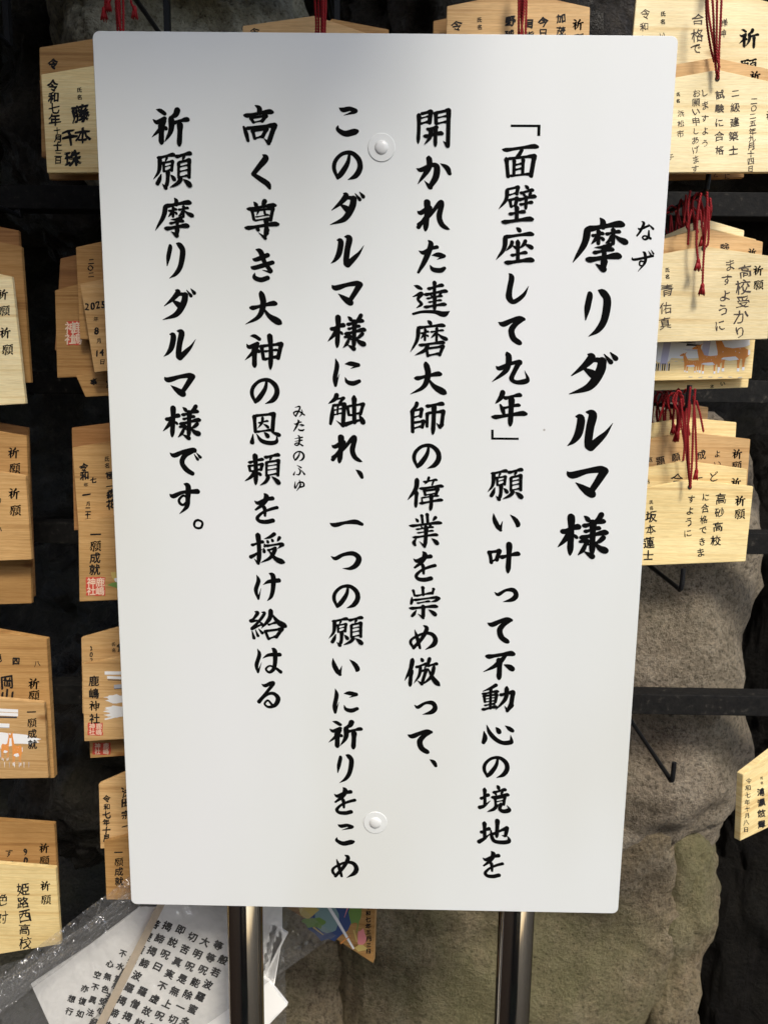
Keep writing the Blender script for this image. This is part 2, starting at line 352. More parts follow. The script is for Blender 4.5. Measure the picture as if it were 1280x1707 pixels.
# ------------------------------------------------------------------ brush lettering: every character is a list of brush strokes
G = {
'開': (24, "s 248,120 246,250 240,345;k 262,120 335,102 325,185;h 260,150 325,138 14;h 258,190 320,180 18;t 370,110 374,190;k 370,112 466,92 460,352;h 375,148 455,135 14;h 375,190 455,178 16;g 458,358 425,320;h 305,232 388,218 20;h 282,285 425,262;p 335,225 330,290 288,348;s 370,222 368,365"),
'摩': (30, "c 785,728,8 800,750,26 798,780,26;h 700,790 925,762 32;p 710,785 690,880 620,997;h 733,832 805,820 18;t 775,802 772,880 20;p 770,835 752,860 730,885 18;d 783,840 805,862 18;h 815,822 905,808 18;t 862,790 860,880 20;p 855,835 840,860 815,880 18;n 866,828 900,855 948,878;p 850,885 810,902 750,905 20;h 740,935 865,915 20;h 698,978 907,955;t 808,895 808,1000 24;c 808,990,30 800,1035,22;g 802,1036 755,1003"),
'リ': (34, "c 722,1160,6 728,1175,26 712,1250,28 700,1325,6;c 785,1148,10 815,1165,36 838,1210,36 820,1320,32 780,1385,24 720,1425,3"),
'ダ': (34, "c 712,108,8 735,125,34 690,175,26 610,235,5;c 700,152,16 760,140,22 800,152,34;c 800,148,38 785,210,40 720,300,32 597,345,4;c 690,195,14 745,230,40 770,262,22;c 812,108,6 850,152,24;c 850,97,6 880,130,26"),
'ル': (34, "c 640,470,10 668,480,32 655,570,34 625,625,22 587,658,3;c 702,442,10 738,455,36 722,540,34 712,620,34 715,660,38;c 722,668,36 780,612,28 820,570,16 857,512,2"),
'マ': (34, "c 583,798,6 612,820,34 700,795,26 790,782,34 812,795,30;c 812,790,36 770,860,30 738,910,26;d 635,868 690,910 740,945 44"),
'様': (28, "h 552,1162 668,1130;s 614,1058 612,1180 605,1312 32;p 608,1150 582,1205 532,1260 26;d 620,1175 650,1205 18;d 690,1063 722,1097 24;p 800,1048 775,1085 738,1108 24;h 680,1125 818,1095 24;h 690,1160 790,1138 20;h 663,1200 834,1165 26;s 745,1095 742,1200 738,1310 30;g 738,1316 685,1283;c 668,1225,14 708,1218,22 700,1240,16 685,1275,20 655,1308,4;d 700,1240 720,1245 12;p 812,1195 780,1225 750,1235 22;n 750,1230 790,1268 834,1285 34"),
'「': (22, "l 900,212 1112,213 18;l 1101,204 1099,285 22"),
'」': (22, "l 770,667 770,738 18;l 762,730 957,732 16"),
'面': (24, "h 838,380 1097,352 28;c 980,380,18 960,415,20 935,440,12;t 868,440 880,580;k 868,448 1070,425 1045,575;h 885,574 1045,562 18;t 925,450 922,562 20;t 990,442 985,560 20;h 930,490 985,484 16;h 930,526 985,520 16"),
'壁': (20, "k 872,668 955,650 945,700;h 885,707 950,692 14;p 877,665 868,740 815,810 22;t 895,742 905,790;k 893,744 948,730 935,785;h 905,790 940,780 14;d 1003,636 1028,662;h 968,692 1068,670;d 988,697 1005,715 16;p 1047,690 1030,716 16;h 948,740 1085,715 22;h 965,774 1062,758 18;s 1015,715 1010,812;h 888,842 1008,826 20;t 947,790 945,888 24;h 836,900 1064,878 26"),
'座': (22, "d 943,936 972,966 26;h 853,1002 1068,982 26;p 865,1000 855,1090 797,1173 26;p 915,1035 905,1068 868,1108 20;d 913,1068 948,1092 18;p 1012,1028 995,1062 963,1092 20;d 1003,1058 1062,1090 26;t 955,1030 955,1182 24;h 903,1138 1022,1118 20;h 858,1192 1070,1172 28"),
'し': (30, "c 883,1260,5 903,1290,30 887,1380,30 885,1440,36 920,1468,26 990,1420,20 1030,1353,2"),
'て': (26, "c 178,1333,5 207,1345,26 260,1322,22 310,1308,26 338,1312,18;c 325,1315,22 285,1345,24 260,1385,28 272,1435,30 305,1462,28 320,1470,10"),
'九': (28, "c 798,220,6 822,236,26 890,205,20 965,185,24 972,195,24;p 878,118 890,160 870,250 768,337 32;c 965,190,28 930,260,24 910,315,26 945,340,24 1005,335,30 1028,315,20 1005,252,2"),
'年': (24, "p 848,390 830,435 790,480 28;h 850,438 982,416;h 830,512 972,488 20;c 828,488,12 845,525,24 855,562,14;h 762,575 1020,548 28;s 910,440 905,540 898,642 32"),
'願': (20, "h 763,972 882,950 22;p 782,970 775,1060 738,1117 22;p 830,968 815,1000 12;t 806,1000 808,1062 16;k 806,1005 866,995 860,1057 16;h 812,1031 858,1022 9;h 812,1061 860,1050 12;s 835,1060 832,1130 820,1172 22;g 820,1174 797,1145;c 790,1083,6 778,1120,20 765,1145,20;d 852,1085 882,1125 22;h 883,962 992,940 22;p 945,958 930,988 14;t 906,1000 906,1105 16;k 906,1002 977,985 976,1100 18;h 910,1030 968,1020 10;h 910,1062 968,1052 10;h 908,1100 970,1090 12;p 925,1108 900,1142 848,1170 20;d 937,1115 988,1165 28"),
'い': (26, "c 771,1262,4 780,1310,26 805,1360,30 830,1388,14;c 824,1386,18 832,1350,12 842,1318,2;c 903,1272,4 940,1305,26 962,1340,30 955,1360,10"),
'叶': (24, "t 745,1530 755,1570 760,1610;k 748,1535 820,1525 800,1590;h 760,1602 800,1588 16;h 822,1570 970,1545 26;s 893,1468 890,1570 882,1690 32"),
'っ': (26, "c 785,368,5 812,384,20 870,352,16 930,352,28 950,390,28 920,422,24 850,440,3"),
'つ': (26, "c 150,412,5 185,430,24 250,398,22 330,388,30 378,425,34 360,480,32 310,512,22 246,513,3"),
'不': (26, "h 720,825 933,803 30;c 868,818,16 830,860,26 780,900,20 705,937,3;s 822,848 822,930 817,995 32;d 855,885 925,925 34"),
'動': (18, "c 800,1028,20 760,1052,16 705,1075,5;h 695,1095 820,1075 18;t 712,1110 718,1155;k 712,1112 805,1100 795,1155;h 720,1133 795,1124 9;h 720,1155 795,1148 10;h 712,1182 795,1170 14;h 695,1213 808,1193 20;t 762,1045 758,1205 18;k 825,1105 925,1082 910,1190 24;c 912,1180,28 882,1225,16;g 885,1222 862,1185;p 880,1042 870,1130 798,1217 24"),
'心': (26, "c 712,1363,5 720,1410,26 708,1448,20;c 733,1318,5 755,1375,24 800,1425,26 850,1450,24 900,1447,26 912,1435,20 905,1390,2;d 798,1333 828,1378 28;c 868,1322,5 900,1345,26 918,1358,22"),
'の': (22, "c 808,1545,12 795,1600,20 755,1655,24 728,1678,18;c 728,1682,14 705,1630,20 715,1585,18 760,1548,16 820,1543,20 868,1578,26 878,1625,26 850,1668,22 798,1691,3"),
'境': (16, "h 147,1132 212,1108 18;t 178,1065 180,1175 20;c 143,1192,20 175,1182,15 218,1148,3;d 263,1045 280,1070 20;h 235,1092 330,1073 18;d 250,1095 260,1110 12;p 303,1088 292,1107 14;h 223,1125 350,1107 18;t 252,1130 256,1175;k 252,1133 320,1122 312,1172;h 258,1153 314,1146 9;h 258,1177 314,1168 11;p 264,1175 245,1202 195,1222 18;c 293,1172,18 285,1203,18 310,1218,20 345,1213,22 353,1203,14 335,1178,2"),
'地': (18, "h 147,1348 217,1322 20;t 176,1277 178,1390 22;c 138,1415,22 175,1393,16 217,1358,3;h 210,1368 345,1318 20;c 335,1318,22 330,1350,20 322,1375,14 300,1370,3;s 268,1262 266,1330 262,1388 24;c 222,1335,8 230,1385,20 252,1413,20 310,1420,22 347,1413,22 350,1395,14 335,1372,2"),
'を': (20, "c 173,1513,4 195,1526,18 240,1505,16 280,1497,20;c 233,1470,8 245,1490,24 225,1532,16 180,1566,10;c 183,1562,8 210,1543,12 232,1555,18 236,1602,12;c 308,1553,16 270,1563,14 222,1583,12 190,1615,16 205,1636,18 245,1640,20 283,1632,20"),
'か': (28, "c 230,518,6 262,527,26 330,493,22 375,500,34 370,580,34 328,655,24;g 328,660 285,608;p 320,426 318,510 238,635 32;c 403,478,4 450,510,30 470,555,22"),
'れ': (28, "s 305,735 302,850 290,965 34;c 233,813,4 258,826,26 325,785,24 305,840,20 240,935,22;c 243,915,22 320,850,18 395,752,24 412,760,26 393,850,30 410,910,30 445,940,22 470,950,3"),
'た': (28, "c 247,1103,4 282,1117,24 330,1090,18 383,1075,22;c 320,1027,8 338,1060,30 295,1170,28 243,1262,14;c 345,1136,4 395,1132,28 437,1140,20;c 432,1145,18 385,1167,3;c 331,1208,4 355,1240,26 410,1247,28 440,1230,18"),
'達': (20, "c 230,355,4 262,368,26 288,382,18;c 222,448,6 290,422,26 262,468,18 290,508,20 252,540,5;c 224,590,16 300,572,18 400,574,24 470,592,36 520,567,3;h 338,382 470,352 24;t 397,322 395,430 24;h 308,430 502,400 24;d 360,430 380,452 14;p 450,415 430,442 16;h 330,462 462,440 16;h 345,492 455,475 14;h 308,532 492,508 22;s 398,435 397,560 26"),
'磨': (20, "d 343,637 372,668 26;h 260,692 482,675 24;p 273,690 262,790 208,890 24;h 290,738 355,725 15;t 327,703 323,792 17;p 322,740 290,783 15;d 335,750 350,765 14;h 365,727 472,714 15;t 418,693 415,797 18;p 413,735 370,778 15;n 420,737 460,770 505,790 26;h 273,832 480,810 22;p 350,830 320,875 244,913 22;t 335,855 347,918;k 340,860 467,842 440,910;h 345,913 440,900 17"),
'大': (34, "h 238,1092 455,1052 32;p 330,962 348,1060 312,1160 206,1223 36;n 350,1095 400,1160 496,1220 46"),
'師': (22, "p 262,1278 250,1312 208,1347 24;t 222,1335 225,1515 26;k 225,1346 300,1332 290,1392;h 235,1396 295,1385 15;k 235,1442 315,1430 303,1478;h 228,1487 302,1472 17;h 333,1307 482,1288 26;t 345,1362 343,1470 22;k 345,1365 477,1350 462,1465 24;c 465,1455,26 450,1478,20;g 450,1478 418,1443;s 402,1300 396,1450 390,1540 30"),
'偉': (24, "p 315,325 300,425 222,532 34;s 310,445 300,607 30;p 430,308 415,350 385,380 20;h 372,355 510,335 20;t 475,340 460,385 16;h 333,420 568,395 26;t 385,440 392,480;k 385,442 515,425 495,478;h 390,480 495,468 14;h 352,508 525,488 16;h 333,562 562,528 24;c 360,510,12 365,555,14;s 450,480 452,560 442,632 30"),
'業': (22, "t 360,668 368,745 24;t 412,656 418,740 26;d 297,702 325,738 24;p 497,688 465,728 24;h 236,778 552,745 28;d 348,780 368,802 16;p 448,762 425,797 18;h 300,812 475,788 18;h 312,848 475,825 16;h 270,893 517,865 24;s 402,785 400,880 392,985 32;c 307,903,8 285,945,26 295,970,20;g 388,985 335,930;d 455,903 518,965 34"),
'崇': (22, "t 370,1350 373,1430 26;t 275,1383 290,1438;t 478,1367 465,1417;h 288,1440 472,1412 22;c 262,1455,8 262,1490,24 255,1520,18;h 268,1482 530,1455 24;c 528,1465,26 495,1490,20 445,1502,3;h 308,1513 442,1495 18;h 233,1565 517,1545 28;s 375,1545 375,1600 375,1660 32;g 373,1662 320,1618;c 305,1588,8 285,1620,24 265,1643,20;d 425,1578 502,1640 34"),
'め': (22, "c 214,638,4 232,690,22 255,768,16;c 285,608,8 308,630,24 270,700,20 205,768,18;c 205,765,16 182,730,18 200,700,14 280,665,14 345,668,22 375,705,28 360,745,24 298,780,3"),
'倣': (18, "p 205,842 190,915 147,1002 24;s 195,925 190,985 185,1045 24;d 263,836 278,862 20;h 225,902 312,878 18;p 262,893 252,960 213,1022 18;k 252,935 302,922 272,1020 18;g 270,1025 238,1000;p 328,835 312,882 285,912 20;h 308,892 385,878 18;p 360,895 335,975 262,1038 20;n 315,913 355,990 400,1040 30"),
'、': (24, "c 325,1563,4 355,1585,26 370,1612,20"),
'こ': (28, "c 188,76,4 218,92,28 270,83,26 312,98,28;c 305,108,20 225,132,3;c 180,208,4 180,240,24 235,270,34 300,257,36 325,250,22"),
'触': (20, "p 190,608 172,650 123,687 26;k 178,650 240,640 210,680 18;c 160,695,10 152,780,24 140,848,16;k 162,700 245,690 235,855 24;g 235,864 183,820;h 165,737 230,725 12;h 160,774 230,762 12;t 197,690 193,770 14;t 320,626 322,835 28;t 268,705 280,775;k 268,707 390,688 368,768;h 285,777 368,762 15;c 253,852,26 300,835,20 380,812,12;d 358,778 395,848 30"),
'一': (28, "c 133,1580,4 170,1598,30 250,1578,22 335,1570,34 385,1590,24"),
'に': (26, "c 183,1460,4 195,1510,26 178,1600,26 182,1652,16;c 185,1648,16 214,1568,2;c 258,1498,4 305,1496,26 362,1505,22;c 358,1510,16 303,1530,3;c 258,1593,4 275,1625,22 320,1636,26 370,1620,20"),
'祈': (26, "c 132,85,4 165,95,26 192,115,24;c 110,160,6 140,180,26 195,150,22;p 195,155 165,225 100,292 26;s 170,205 170,280 170,345 34;d 185,212 208,235 24;p 290,80 272,125 222,150 32;p 242,140 240,240 195,325 32;h 245,182 372,158 28;s 307,190 305,270 300,360 32"),
'高': (22, "c 195,65,8 225,85,28 225,120,26;h 106,140 328,110 30;t 162,160 180,190;k 158,158 275,142 245,182;h 175,190 250,180 14;c 108,225,14 125,270,24 140,328,18;k 112,238 340,212 300,330 28;g 295,348 255,305;t 173,250 190,310;k 172,254 280,240 248,298;h 188,308 252,297 16"),
'く': (28, "c 247,413,4 272,440,34 215,510,28 175,558,24;c 175,560,24 235,598,32 285,630,34 302,662,18"),
'尊': (20, "d 183,743 208,782 24;p 268,733 245,780 26;h 132,800 348,768 26;t 172,805 185,880;k 175,815 325,795 308,885;p 225,800 205,850 13;c 262,800,12 268,838,14 290,842,8;h 195,860 300,845 11;h 185,887 305,872 15;h 117,945 368,913 28;t 275,875 280,985 28;g 268,1024 218,978;c 280,960,30 265,1020,14;d 193,933 222,967 22"),
'き': (26, "c 175,1155,4 202,1162,24 292,1128,26;c 163,1213,4 192,1222,26 330,1183,24;c 203,1087,8 238,1105,32 268,1180,26 315,1245,26;c 312,1255,18 252,1240,3;c 192,1260,3 192,1295,26 240,1312,28 292,1297,26"),
'神': (26, "c 178,180,4 215,182,26 250,205,24;c 150,248,6 172,272,26 238,240,22;p 242,245 205,310 135,380 26;s 212,290 212,360 212,440 34;d 225,293 252,315 24;t 268,258 285,368;k 268,264 428,245 402,362;h 288,305 400,295 18;h 285,370 402,352 22;s 335,168 345,310 340,458 32"),
'恩': (20, "t 202,808 212,948 26;k 202,812 362,795 352,940 26;h 215,947 350,935 20;h 235,872 318,855 15;p 272,822 265,872 230,920 18;d 275,880 322,917 20;c 192,970,6 185,1040,28;c 222,968,5 262,1025,26 330,1045,28 385,1032,22 387,978,2;d 283,953 320,998 28;d 343,953 415,985 28"),
'頼': (20, "h 160,1182 283,1155 22;t 168,1210 175,1252;k 165,1212 273,1197 262,1242;h 175,1254 262,1240 15;s 215,1115 222,1250 220,1370 30;p 212,1258 185,1300 133,1337 22;d 233,1262 262,1290 22;h 288,1138 412,1118 24;p 345,1135 330,1168 15;t 306,1175 306,1292 18;k 306,1180 403,1165 397,1287 20;h 310,1210 392,1200 10;h 310,1244 392,1233 10;h 308,1287 395,1275 14;p 325,1298 300,1342 256,1370 22;d 348,1298 412,1362 30"),
'授': (22, "h 180,242 293,213 24;s 240,143 252,300 245,410 34;g 243,405 205,362;c 178,348,26 220,325,18 282,278,3;c 385,145,26 345,172,20 298,188,5;d 318,200 333,225 20;d 358,188 375,213 20;p 435,172 412,212 22;c 300,235,10 300,255,16;h 302,248 470,232 22;c 460,240,24 415,275,3;d 288,268 300,312 22;h 325,288 405,268 20;p 400,270 355,350 264,400 26;n 335,290 400,365 482,400 38"),
'け': (26, "c 235,490,4 252,540,28 228,620,28 250,697,14;c 252,692,16 275,605,2;c 295,573,3 350,546,24 440,536,30;c 352,476,8 387,500,34 387,600,30 370,672,24 333,714,3"),
'給': (22, "c 215,797,6 240,808,24 205,860,16 182,880,24 240,875,12;c 275,802,6 300,812,20 250,885,18 188,945,16;c 190,950,20 270,912,12;d 255,885 290,925 22;c 193,972,8 208,1030,22;c 222,958,6 243,1010,20;c 250,950,6 280,985,22;p 355,778 345,855 272,947 30;n 362,815 420,890 495,933 42;h 330,912 400,895 18;t 305,965 335,1038;k 302,970 452,950 402,1022 24;h 335,1034 402,1017 18"),
'は': (26, "c 240,1110,4 258,1160,26 232,1250,26 245,1314,14;c 248,1310,14 277,1228,2;c 288,1192,3 345,1163,22 442,1160,26;c 372,1106,8 397,1130,32 400,1220,28 385,1287,24 345,1313,18 317,1285,14 350,1258,12 400,1275,18 450,1310,24"),
'る': (24, "c 277,1398,4 310,1412,24 365,1388,24 385,1395,24 320,1475,20 252,1555,26;c 255,1550,18 330,1490,18 390,1483,24 430,1525,32 405,1582,26 345,1602,18 305,1575,15 335,1543,14 375,1582,18"),
'す': (26, "c 238,1270,4 265,1287,26 340,1257,20 455,1250,30;c 352,1193,8 382,1212,32 380,1300,28 372,1365,24 316,1421,3;c 378,1300,14 345,1282,14 312,1312,15 318,1340,17 345,1352,15 378,1322,12"),
'で': (26, "c 238,963,4 272,984,28 340,955,24 420,940,30 432,948,22;c 415,950,24 355,985,28 333,1040,28 365,1095,32 412,1128,28;c 428,973,4 455,1015,18;c 446,962,4 475,997,20"),
'。': (14, "c 453,1470,13 478,1482,13 484,1500,13 474,1524,13 453,1530,13 430,1521,13 423,1500,13 432,1478,13 453,1470,13"),
'な': (10, "c 1003,783,3 1017,790,11 1072,770,10;c 1028,744,4 1042,756,13 1020,800,11 996,830,8;c 1073,760,3 1102,787,13;c 1075,800,8 1072,835,13 1050,852,9 1033,840,8 1050,830,8 1085,845,13"),
'ず': (11, "c 967,957,3 982,970,12 1095,948,11;c 1033,924,4 1046,935,14 1047,985,12 1003,1041,2;c 1045,983,8 1018,980,8 1014,1002,8 1032,1006,8 1046,990,6;c 1068,920,3 1082,940,9;c 1085,914,3 1098,934,9"),
'み': (10, "c 528,755,3 568,748,11 568,770,10 535,824,10;c 525,817,9 518,795,9 560,785,10 612,814,10;c 588,772,4 592,800,10 568,828,3"),
'ま': (10, "c 528,1000,3 595,990,10;c 530,1023,3 592,1013,10;c 557,974,5 570,990,12 566,1040,11 545,1056,8 528,1045,8 555,1036,8 598,1057,11"),
'ふ': (10, "c 548,1210,4 582,1230,11;c 560,1235,5 577,1258,11 565,1287,10 540,1286,4;c 528,1263,4 518,1288,12;c 588,1253,4 612,1284,13"),
'ゆ': (10, "c 530,1343,4 527,1385,11 535,1390,7 560,1350,8 595,1350,11 602,1375,11 572,1387,8;c 565,1330,4 573,1370,11 543,1414,3"),
}
def spline(pts, n):
    """Catmull-Rom through (x, y, w)"""
    p = np.array(pts, float)
    if len(p) == 2: return [tuple(p[0] + (p[1] - p[0]) * t) for t in np.linspace(0, 1, n)]
    q = np.vstack([2 * p[0] - p[1], p, 2 * p[-1] - p[-2]])
    out = []
    for i in range(1, len(q) - 2):
        for t in np.linspace(0, 1, n, endpoint=False):
            a, b, c, d = q[i - 1], q[i], q[i + 1], q[i + 2]
            v = .5 * (2 * b + (c - a) * t + (2 * a - 5 * b + 4 * c - d) * t * t + (3 * b - a - 3 * c + d) * t ** 3)
            lo, hi = min(b[2], c[2]), max(b[2], c[2]); v[2] = min(max(v[2], lo), hi)
            out.append(tuple(v))
    out.append(tuple(p[-1])); return out
PROF = {
 'h': [(0, .16), (.05, .6), (.12, .92), (.3, .66), (.65, .66), (.84, .95), (.94, 1.02), (1, .7)],
 's': [(0, .5), (.05, 1.05), (.13, 1.05), (.3, .84), (.6, .84), (.82, .88), (.93, .62), (1, .12)],
 't': [(0, .5), (.1, 1.1), (.3, .85), (1, .85)],
 'p': [(0, .45), (.07, 1.0), (.2, 1.02), (.5, .86), (.8, .5), (1, .08)],
 'n': [(0, .2), (.3, .55), (.66, .95), (.8, 1.0), (.9, .62), (1, .08)],
 'd': [(0, .1), (.35, .62), (.75, 1.0), (.92, .95), (1, .55)],
 'g': [(0, 1.0), (.3, .75), (.7, .35), (1, .06)],
}
def prof(k, t):
    a = PROF[k]
    for (t0, v0), (t1, v1) in zip(a, a[1:]):
        if t <= t1: return v0 + (v1 - v0) * (t - t0) / (t1 - t0)
    return a[-1][1]
def hull(pts):
    pts = sorted(set(pts))
    if len(pts) < 3: return pts
    def half(ps):
        o = []
        for p in ps:
            while len(o) > 1 and (o[-1][0] - o[-2][0]) * (p[1] - o[-2][1]) - (o[-1][1] - o[-2][1]) * (p[0] - o[-2][0]) <= 1e-9: o.pop()
            o.append(p)
        return o
    a = half(pts); b = half(pts[::-1]); return a[:-1] + b[:-1]
NIB = []
for k in range(14):
    q = 2 * math.pi * k / 14
    # a slightly slanted oval nib, heavier toward the lower right like a pressed brush
    x, y = math.cos(q) * .54, math.sin(q) * .46
    NIB.append((x * math.cos(.62) - y * math.sin(.62), x * math.sin(.62) + y * math.cos(.62)))
BOOST = 1.4                     # how heavily the brush is pressed
def strokes(ch):
    W, src = G[ch]; W *= 1.0; out = []
    for st in src.split(';'):
        tk = st.split(); k = tk[0]; w = W; arg = tk[1:]
        if ',' not in arg[-1]: w = float(arg[-1]); arg = arg[:-1]
        pts = [tuple(float(a) for a in p.split(',')) for p in arg]
        if k == 'l':
            (x0, y0), (x1, y1) = pts; dx, dy = x1 - x0, y1 - y0; n = math.hypot(dx, dy); nx, ny = -dy / n * w / 2, dx / n * w / 2
            out.append([(x0 + nx, y0 + ny), (x1 + nx, y1 + ny), (x1 - nx, y1 - ny), (x0 - nx, y0 - ny)]); continue
        if k == 'c': path = spline([(x, y, q) for x, y, q in pts], 7)
        elif k == 'k':
            ends = [(pts[i], pts[i + 1]) for i in range(len(pts) - 1)]; path = []
            for i, (a, b) in enumerate(ends):
                dx, dy = b[0] - a[0], b[1] - a[1]; vert = abs(dy) / math.hypot(dx, dy); ww = w * (.66 + .3 * vert)
                for j in range(9):
                    t = j / 8; q = ww
                    if i == 0: q = w * (.25 + .55 * min(1, t * 8)) if t < .13 else ww
                    if i == 0 and t > .85: q = w * 1.0
                    if i > 0 and t < .2: q = w * 1.1
                    path.append((a[0] + dx * t, a[1] + dy * t, q))
        else:
            if len(pts) == 2 and k in 'h':
                (x0, y0), (x1, y1) = pts; L_ = math.hypot(x1 - x0, y1 - y0)
                pts = [(x0, y0 - w * .12), (x0 + (x1 - x0) * .12, y0 + (y1 - y0) * .12 + w * .12), (x0 + (x1 - x0) * .5, (y0 + y1) / 2 - w * .02), (x0 + (x1 - x0) * .85, y0 + (y1 - y0) * .85 - w * .1), (x1 - w * .25, y1 + w * .12)]
            elif len(pts) == 2 and k == 'd':
                (x0, y0), (x1, y1) = pts; pts = [pts[0], ((x0 + x1) / 2 + w * .08, (y0 + y1) / 2 - w * .12), (x1 - w * .2, y1 - w * .25)]
            sp = spline([(x, y, 0) for x, y in pts], 10)
            d = [0]
            for a, b in zip(sp, sp[1:]): d.append(d[-1] + math.hypot(b[0] - a[0], b[1] - a[1]))
            path = [(a[0], a[1], w * prof(k, s / d[-1])) for a, s in zip(sp, d)]
        path = [(a, b, q * BOOST) for a, b, q in path]
        for a, b in zip(path, path[1:]):
            out.append(hull([(a[0] + x * a[2], a[1] + y * a[2]) for x, y in NIB] + [(b[0] + x * b[2], b[1] + y * b[2]) for x, y in NIB]))
    return out
_gc = {}
def glyph(ch):
    if ch not in _gc:
        s = strokes(ch); xs = [p[0] for h in s for p in h]; ys = [p[1] for h in s for p in h]
        x0, x1, y0, y1 = min(xs), max(xs), min(ys), max(ys)
        _gc[ch] = ([[((p[0] - x0) / (x1 - x0), (p[1] - y0) / (y1 - y0)) for p in h] for h in s])
    return _gc[ch]
def lay_glyph(mb, ch, box, y):
    """one brush character filling box (photograph pixels) on the upright plane y"""
    x0, y0, x1, y1 = box
    for i, h in enumerate(glyph(ch)):
        yy = y - i * 1.5e-6
        vs = [P(x0 + u * (x1 - x0), y0 + v * (y1 - y0), yy) for u, v in h]
        mb.add(vs, [tuple(range(len(vs)))])

# ------------------------------------------------------------------ hand lettering on the plaques
_fc = {}
def fchar(ch, bold):
    """flat outline of one character from Blender's built in font, centred, 1 em high"""
    key = (ch, bold)
    if key not in _fc:
        cu = bpy.data.curves.new('t', 'FONT'); cu.body = ch; cu.resolution_u = 2; cu.offset = 0
        o = bpy.data.objects.new('t', cu); COL.objects.link(o)
        me = bpy.data.meshes.new_from_object(o.evaluated_get(bpy.context.evaluated_depsgraph_get()))
        vs = [(v.co.x, v.co.y) for v in me.vertices]; fs = [tuple(p.vertices) for p in me.polygons]
        bpy.data.objects.remove(o); bpy.data.curves.remove(cu); bpy.data.meshes.remove(me)
        if ch in '一二三〇、。・1234567890' or not vs:
            xs = [v[0] for v in vs] or [0]; cx = (min(xs) + max(xs)) / 2; cy = .38
        else:
            cx = (min(v[0] for v in vs) + max(v[0] for v in vs)) / 2; cy = (min(v[1] for v in vs) + max(v[1] for v in vs)) / 2
        _fc[key] = ([(x - cx, y - cy) for x, y in vs], fs)
    return _fc[key]
BR_ = set('祈願成神大一高')
def write(mb, s, px, py, size, step, plane, style='pen', dx=0.0, rot=0.0, rnd=random.Random(3), squash=1.0):
    y, yaw, x0 = plane
    for i, ch in enumerate(s):
        if ch == ' ': continue
        hand = style in ('pen', 'thin', 'brush')
        cx = px + dx * i + (rnd.uniform(-.05, .05) * size if hand else 0); cy = py + step * i + (rnd.uniform(-.04, .04) * size if hand else 0)
        a = R(rot + (rnd.uniform(-7, 4) if hand else 0)); sz = size * (rnd.uniform(.9, 1.1) if hand else 1)
        ca, sa = math.cos(a), math.sin(a)
        if style in ('print',) and ch in G and ch not in '一':
            for h in glyph(ch):
                vs = []
                for u, v in h:
                    X, Y = (u - .5) * sz, (v - .5) * sz
                    vs.append(P(cx + X * ca - Y * sa, cy + X * sa + Y * ca, y, yaw, x0))
                mb.add(vs, [tuple(range(len(vs)))])
            continue
        bold = {'pen': .032, 'thin': .012, 'brush': .085, 'print': .055, 'print0': .03, 'book': .085}[style] * (rnd.uniform(.6, 1.3) if hand else 1)
        vv, ff = fchar(ch, 0); _ = ({'pen': .014, 'thin': .002, 'brush': .02, 'print': .03, 'book': .03, 'print0': 0}[style])
        ph = rnd.uniform(0, 50); sl_ = -.14 if hand else -.04
        warp = []
        for u, v in vv:
            k = .11 if hand else 0
            warp.append((u + noise.noise(Vector((u * 2.3, v * 2.3, ph))) * k + noise.noise(Vector((u * 7, v * 7, ph))) * k * .28, v + noise.noise(Vector((u * 2.3, v * 2.3, ph + 9))) * k + noise.noise(Vector((u * 7, v * 7, ph + 5))) * k * .28))
        for si, (su, sv) in enumerate(((-.5, -.3), (.5, .3), (.1, -.5), (-.1, .5))):
          vs = []
          for u, v in warp:
            u += su * bold; v += sv * bold; wx = wy = 0
            X = (u + wx) * sz * squash; Y = -(v + wy - sl_ * -1 * u * -1 * .0 + u * .1 * (1 if hand else .3)) * sz
            vs.append(P(cx + X * ca - Y * sa, cy + X * sa + Y * ca, y - si * 2e-6, yaw, x0))
          mb.add(vs, ff)

def rope(mb, pts, r=.00125, mi=0):
    """a two strand twisted cord along smoothed points"""
    sp = spline([tuple(p) for p in pts], 2) if False else None
    q = [Vector(p) for p in pts]; q = [2 * q[0] - q[1]] + q + [2 * q[-1] - q[-2]]
    path = []
    for i in range(1, len(q) - 2):
        n = max(3, int((q[i + 1] - q[i]).length / .0011))
        for j in range(n):
            t = j / n; a, b, c, d = q[i - 1], q[i], q[i + 1], q[i + 2]
            path.append(.5 * (2 * b + (c - a) * t + (2 * a - 5 * b + 4 * c - d) * t * t + (3 * b - a - 3 * c + d) * t ** 3))
    path.append(q[-2])
    for s in (0, math.pi):
        out = []; d = 0
        for i, p in enumerate(path):
            t = (path[min(i + 1, len(path) - 1)] - path[max(i - 1, 0)]).normalized()
            a = t.cross(Vector((0, 1, 0))); a = a.normalized() if a.length > .01 else Vector((1, 0, 0)); b = a.cross(t)
            if i: d += (p - path[i - 1]).length
            ang = d / .0062 * 2 * math.pi + s
            out.append(p + (a * math.cos(ang) + b * math.sin(ang)) * r * .55)
        mb.tube(out, r * .72, 6, mi)
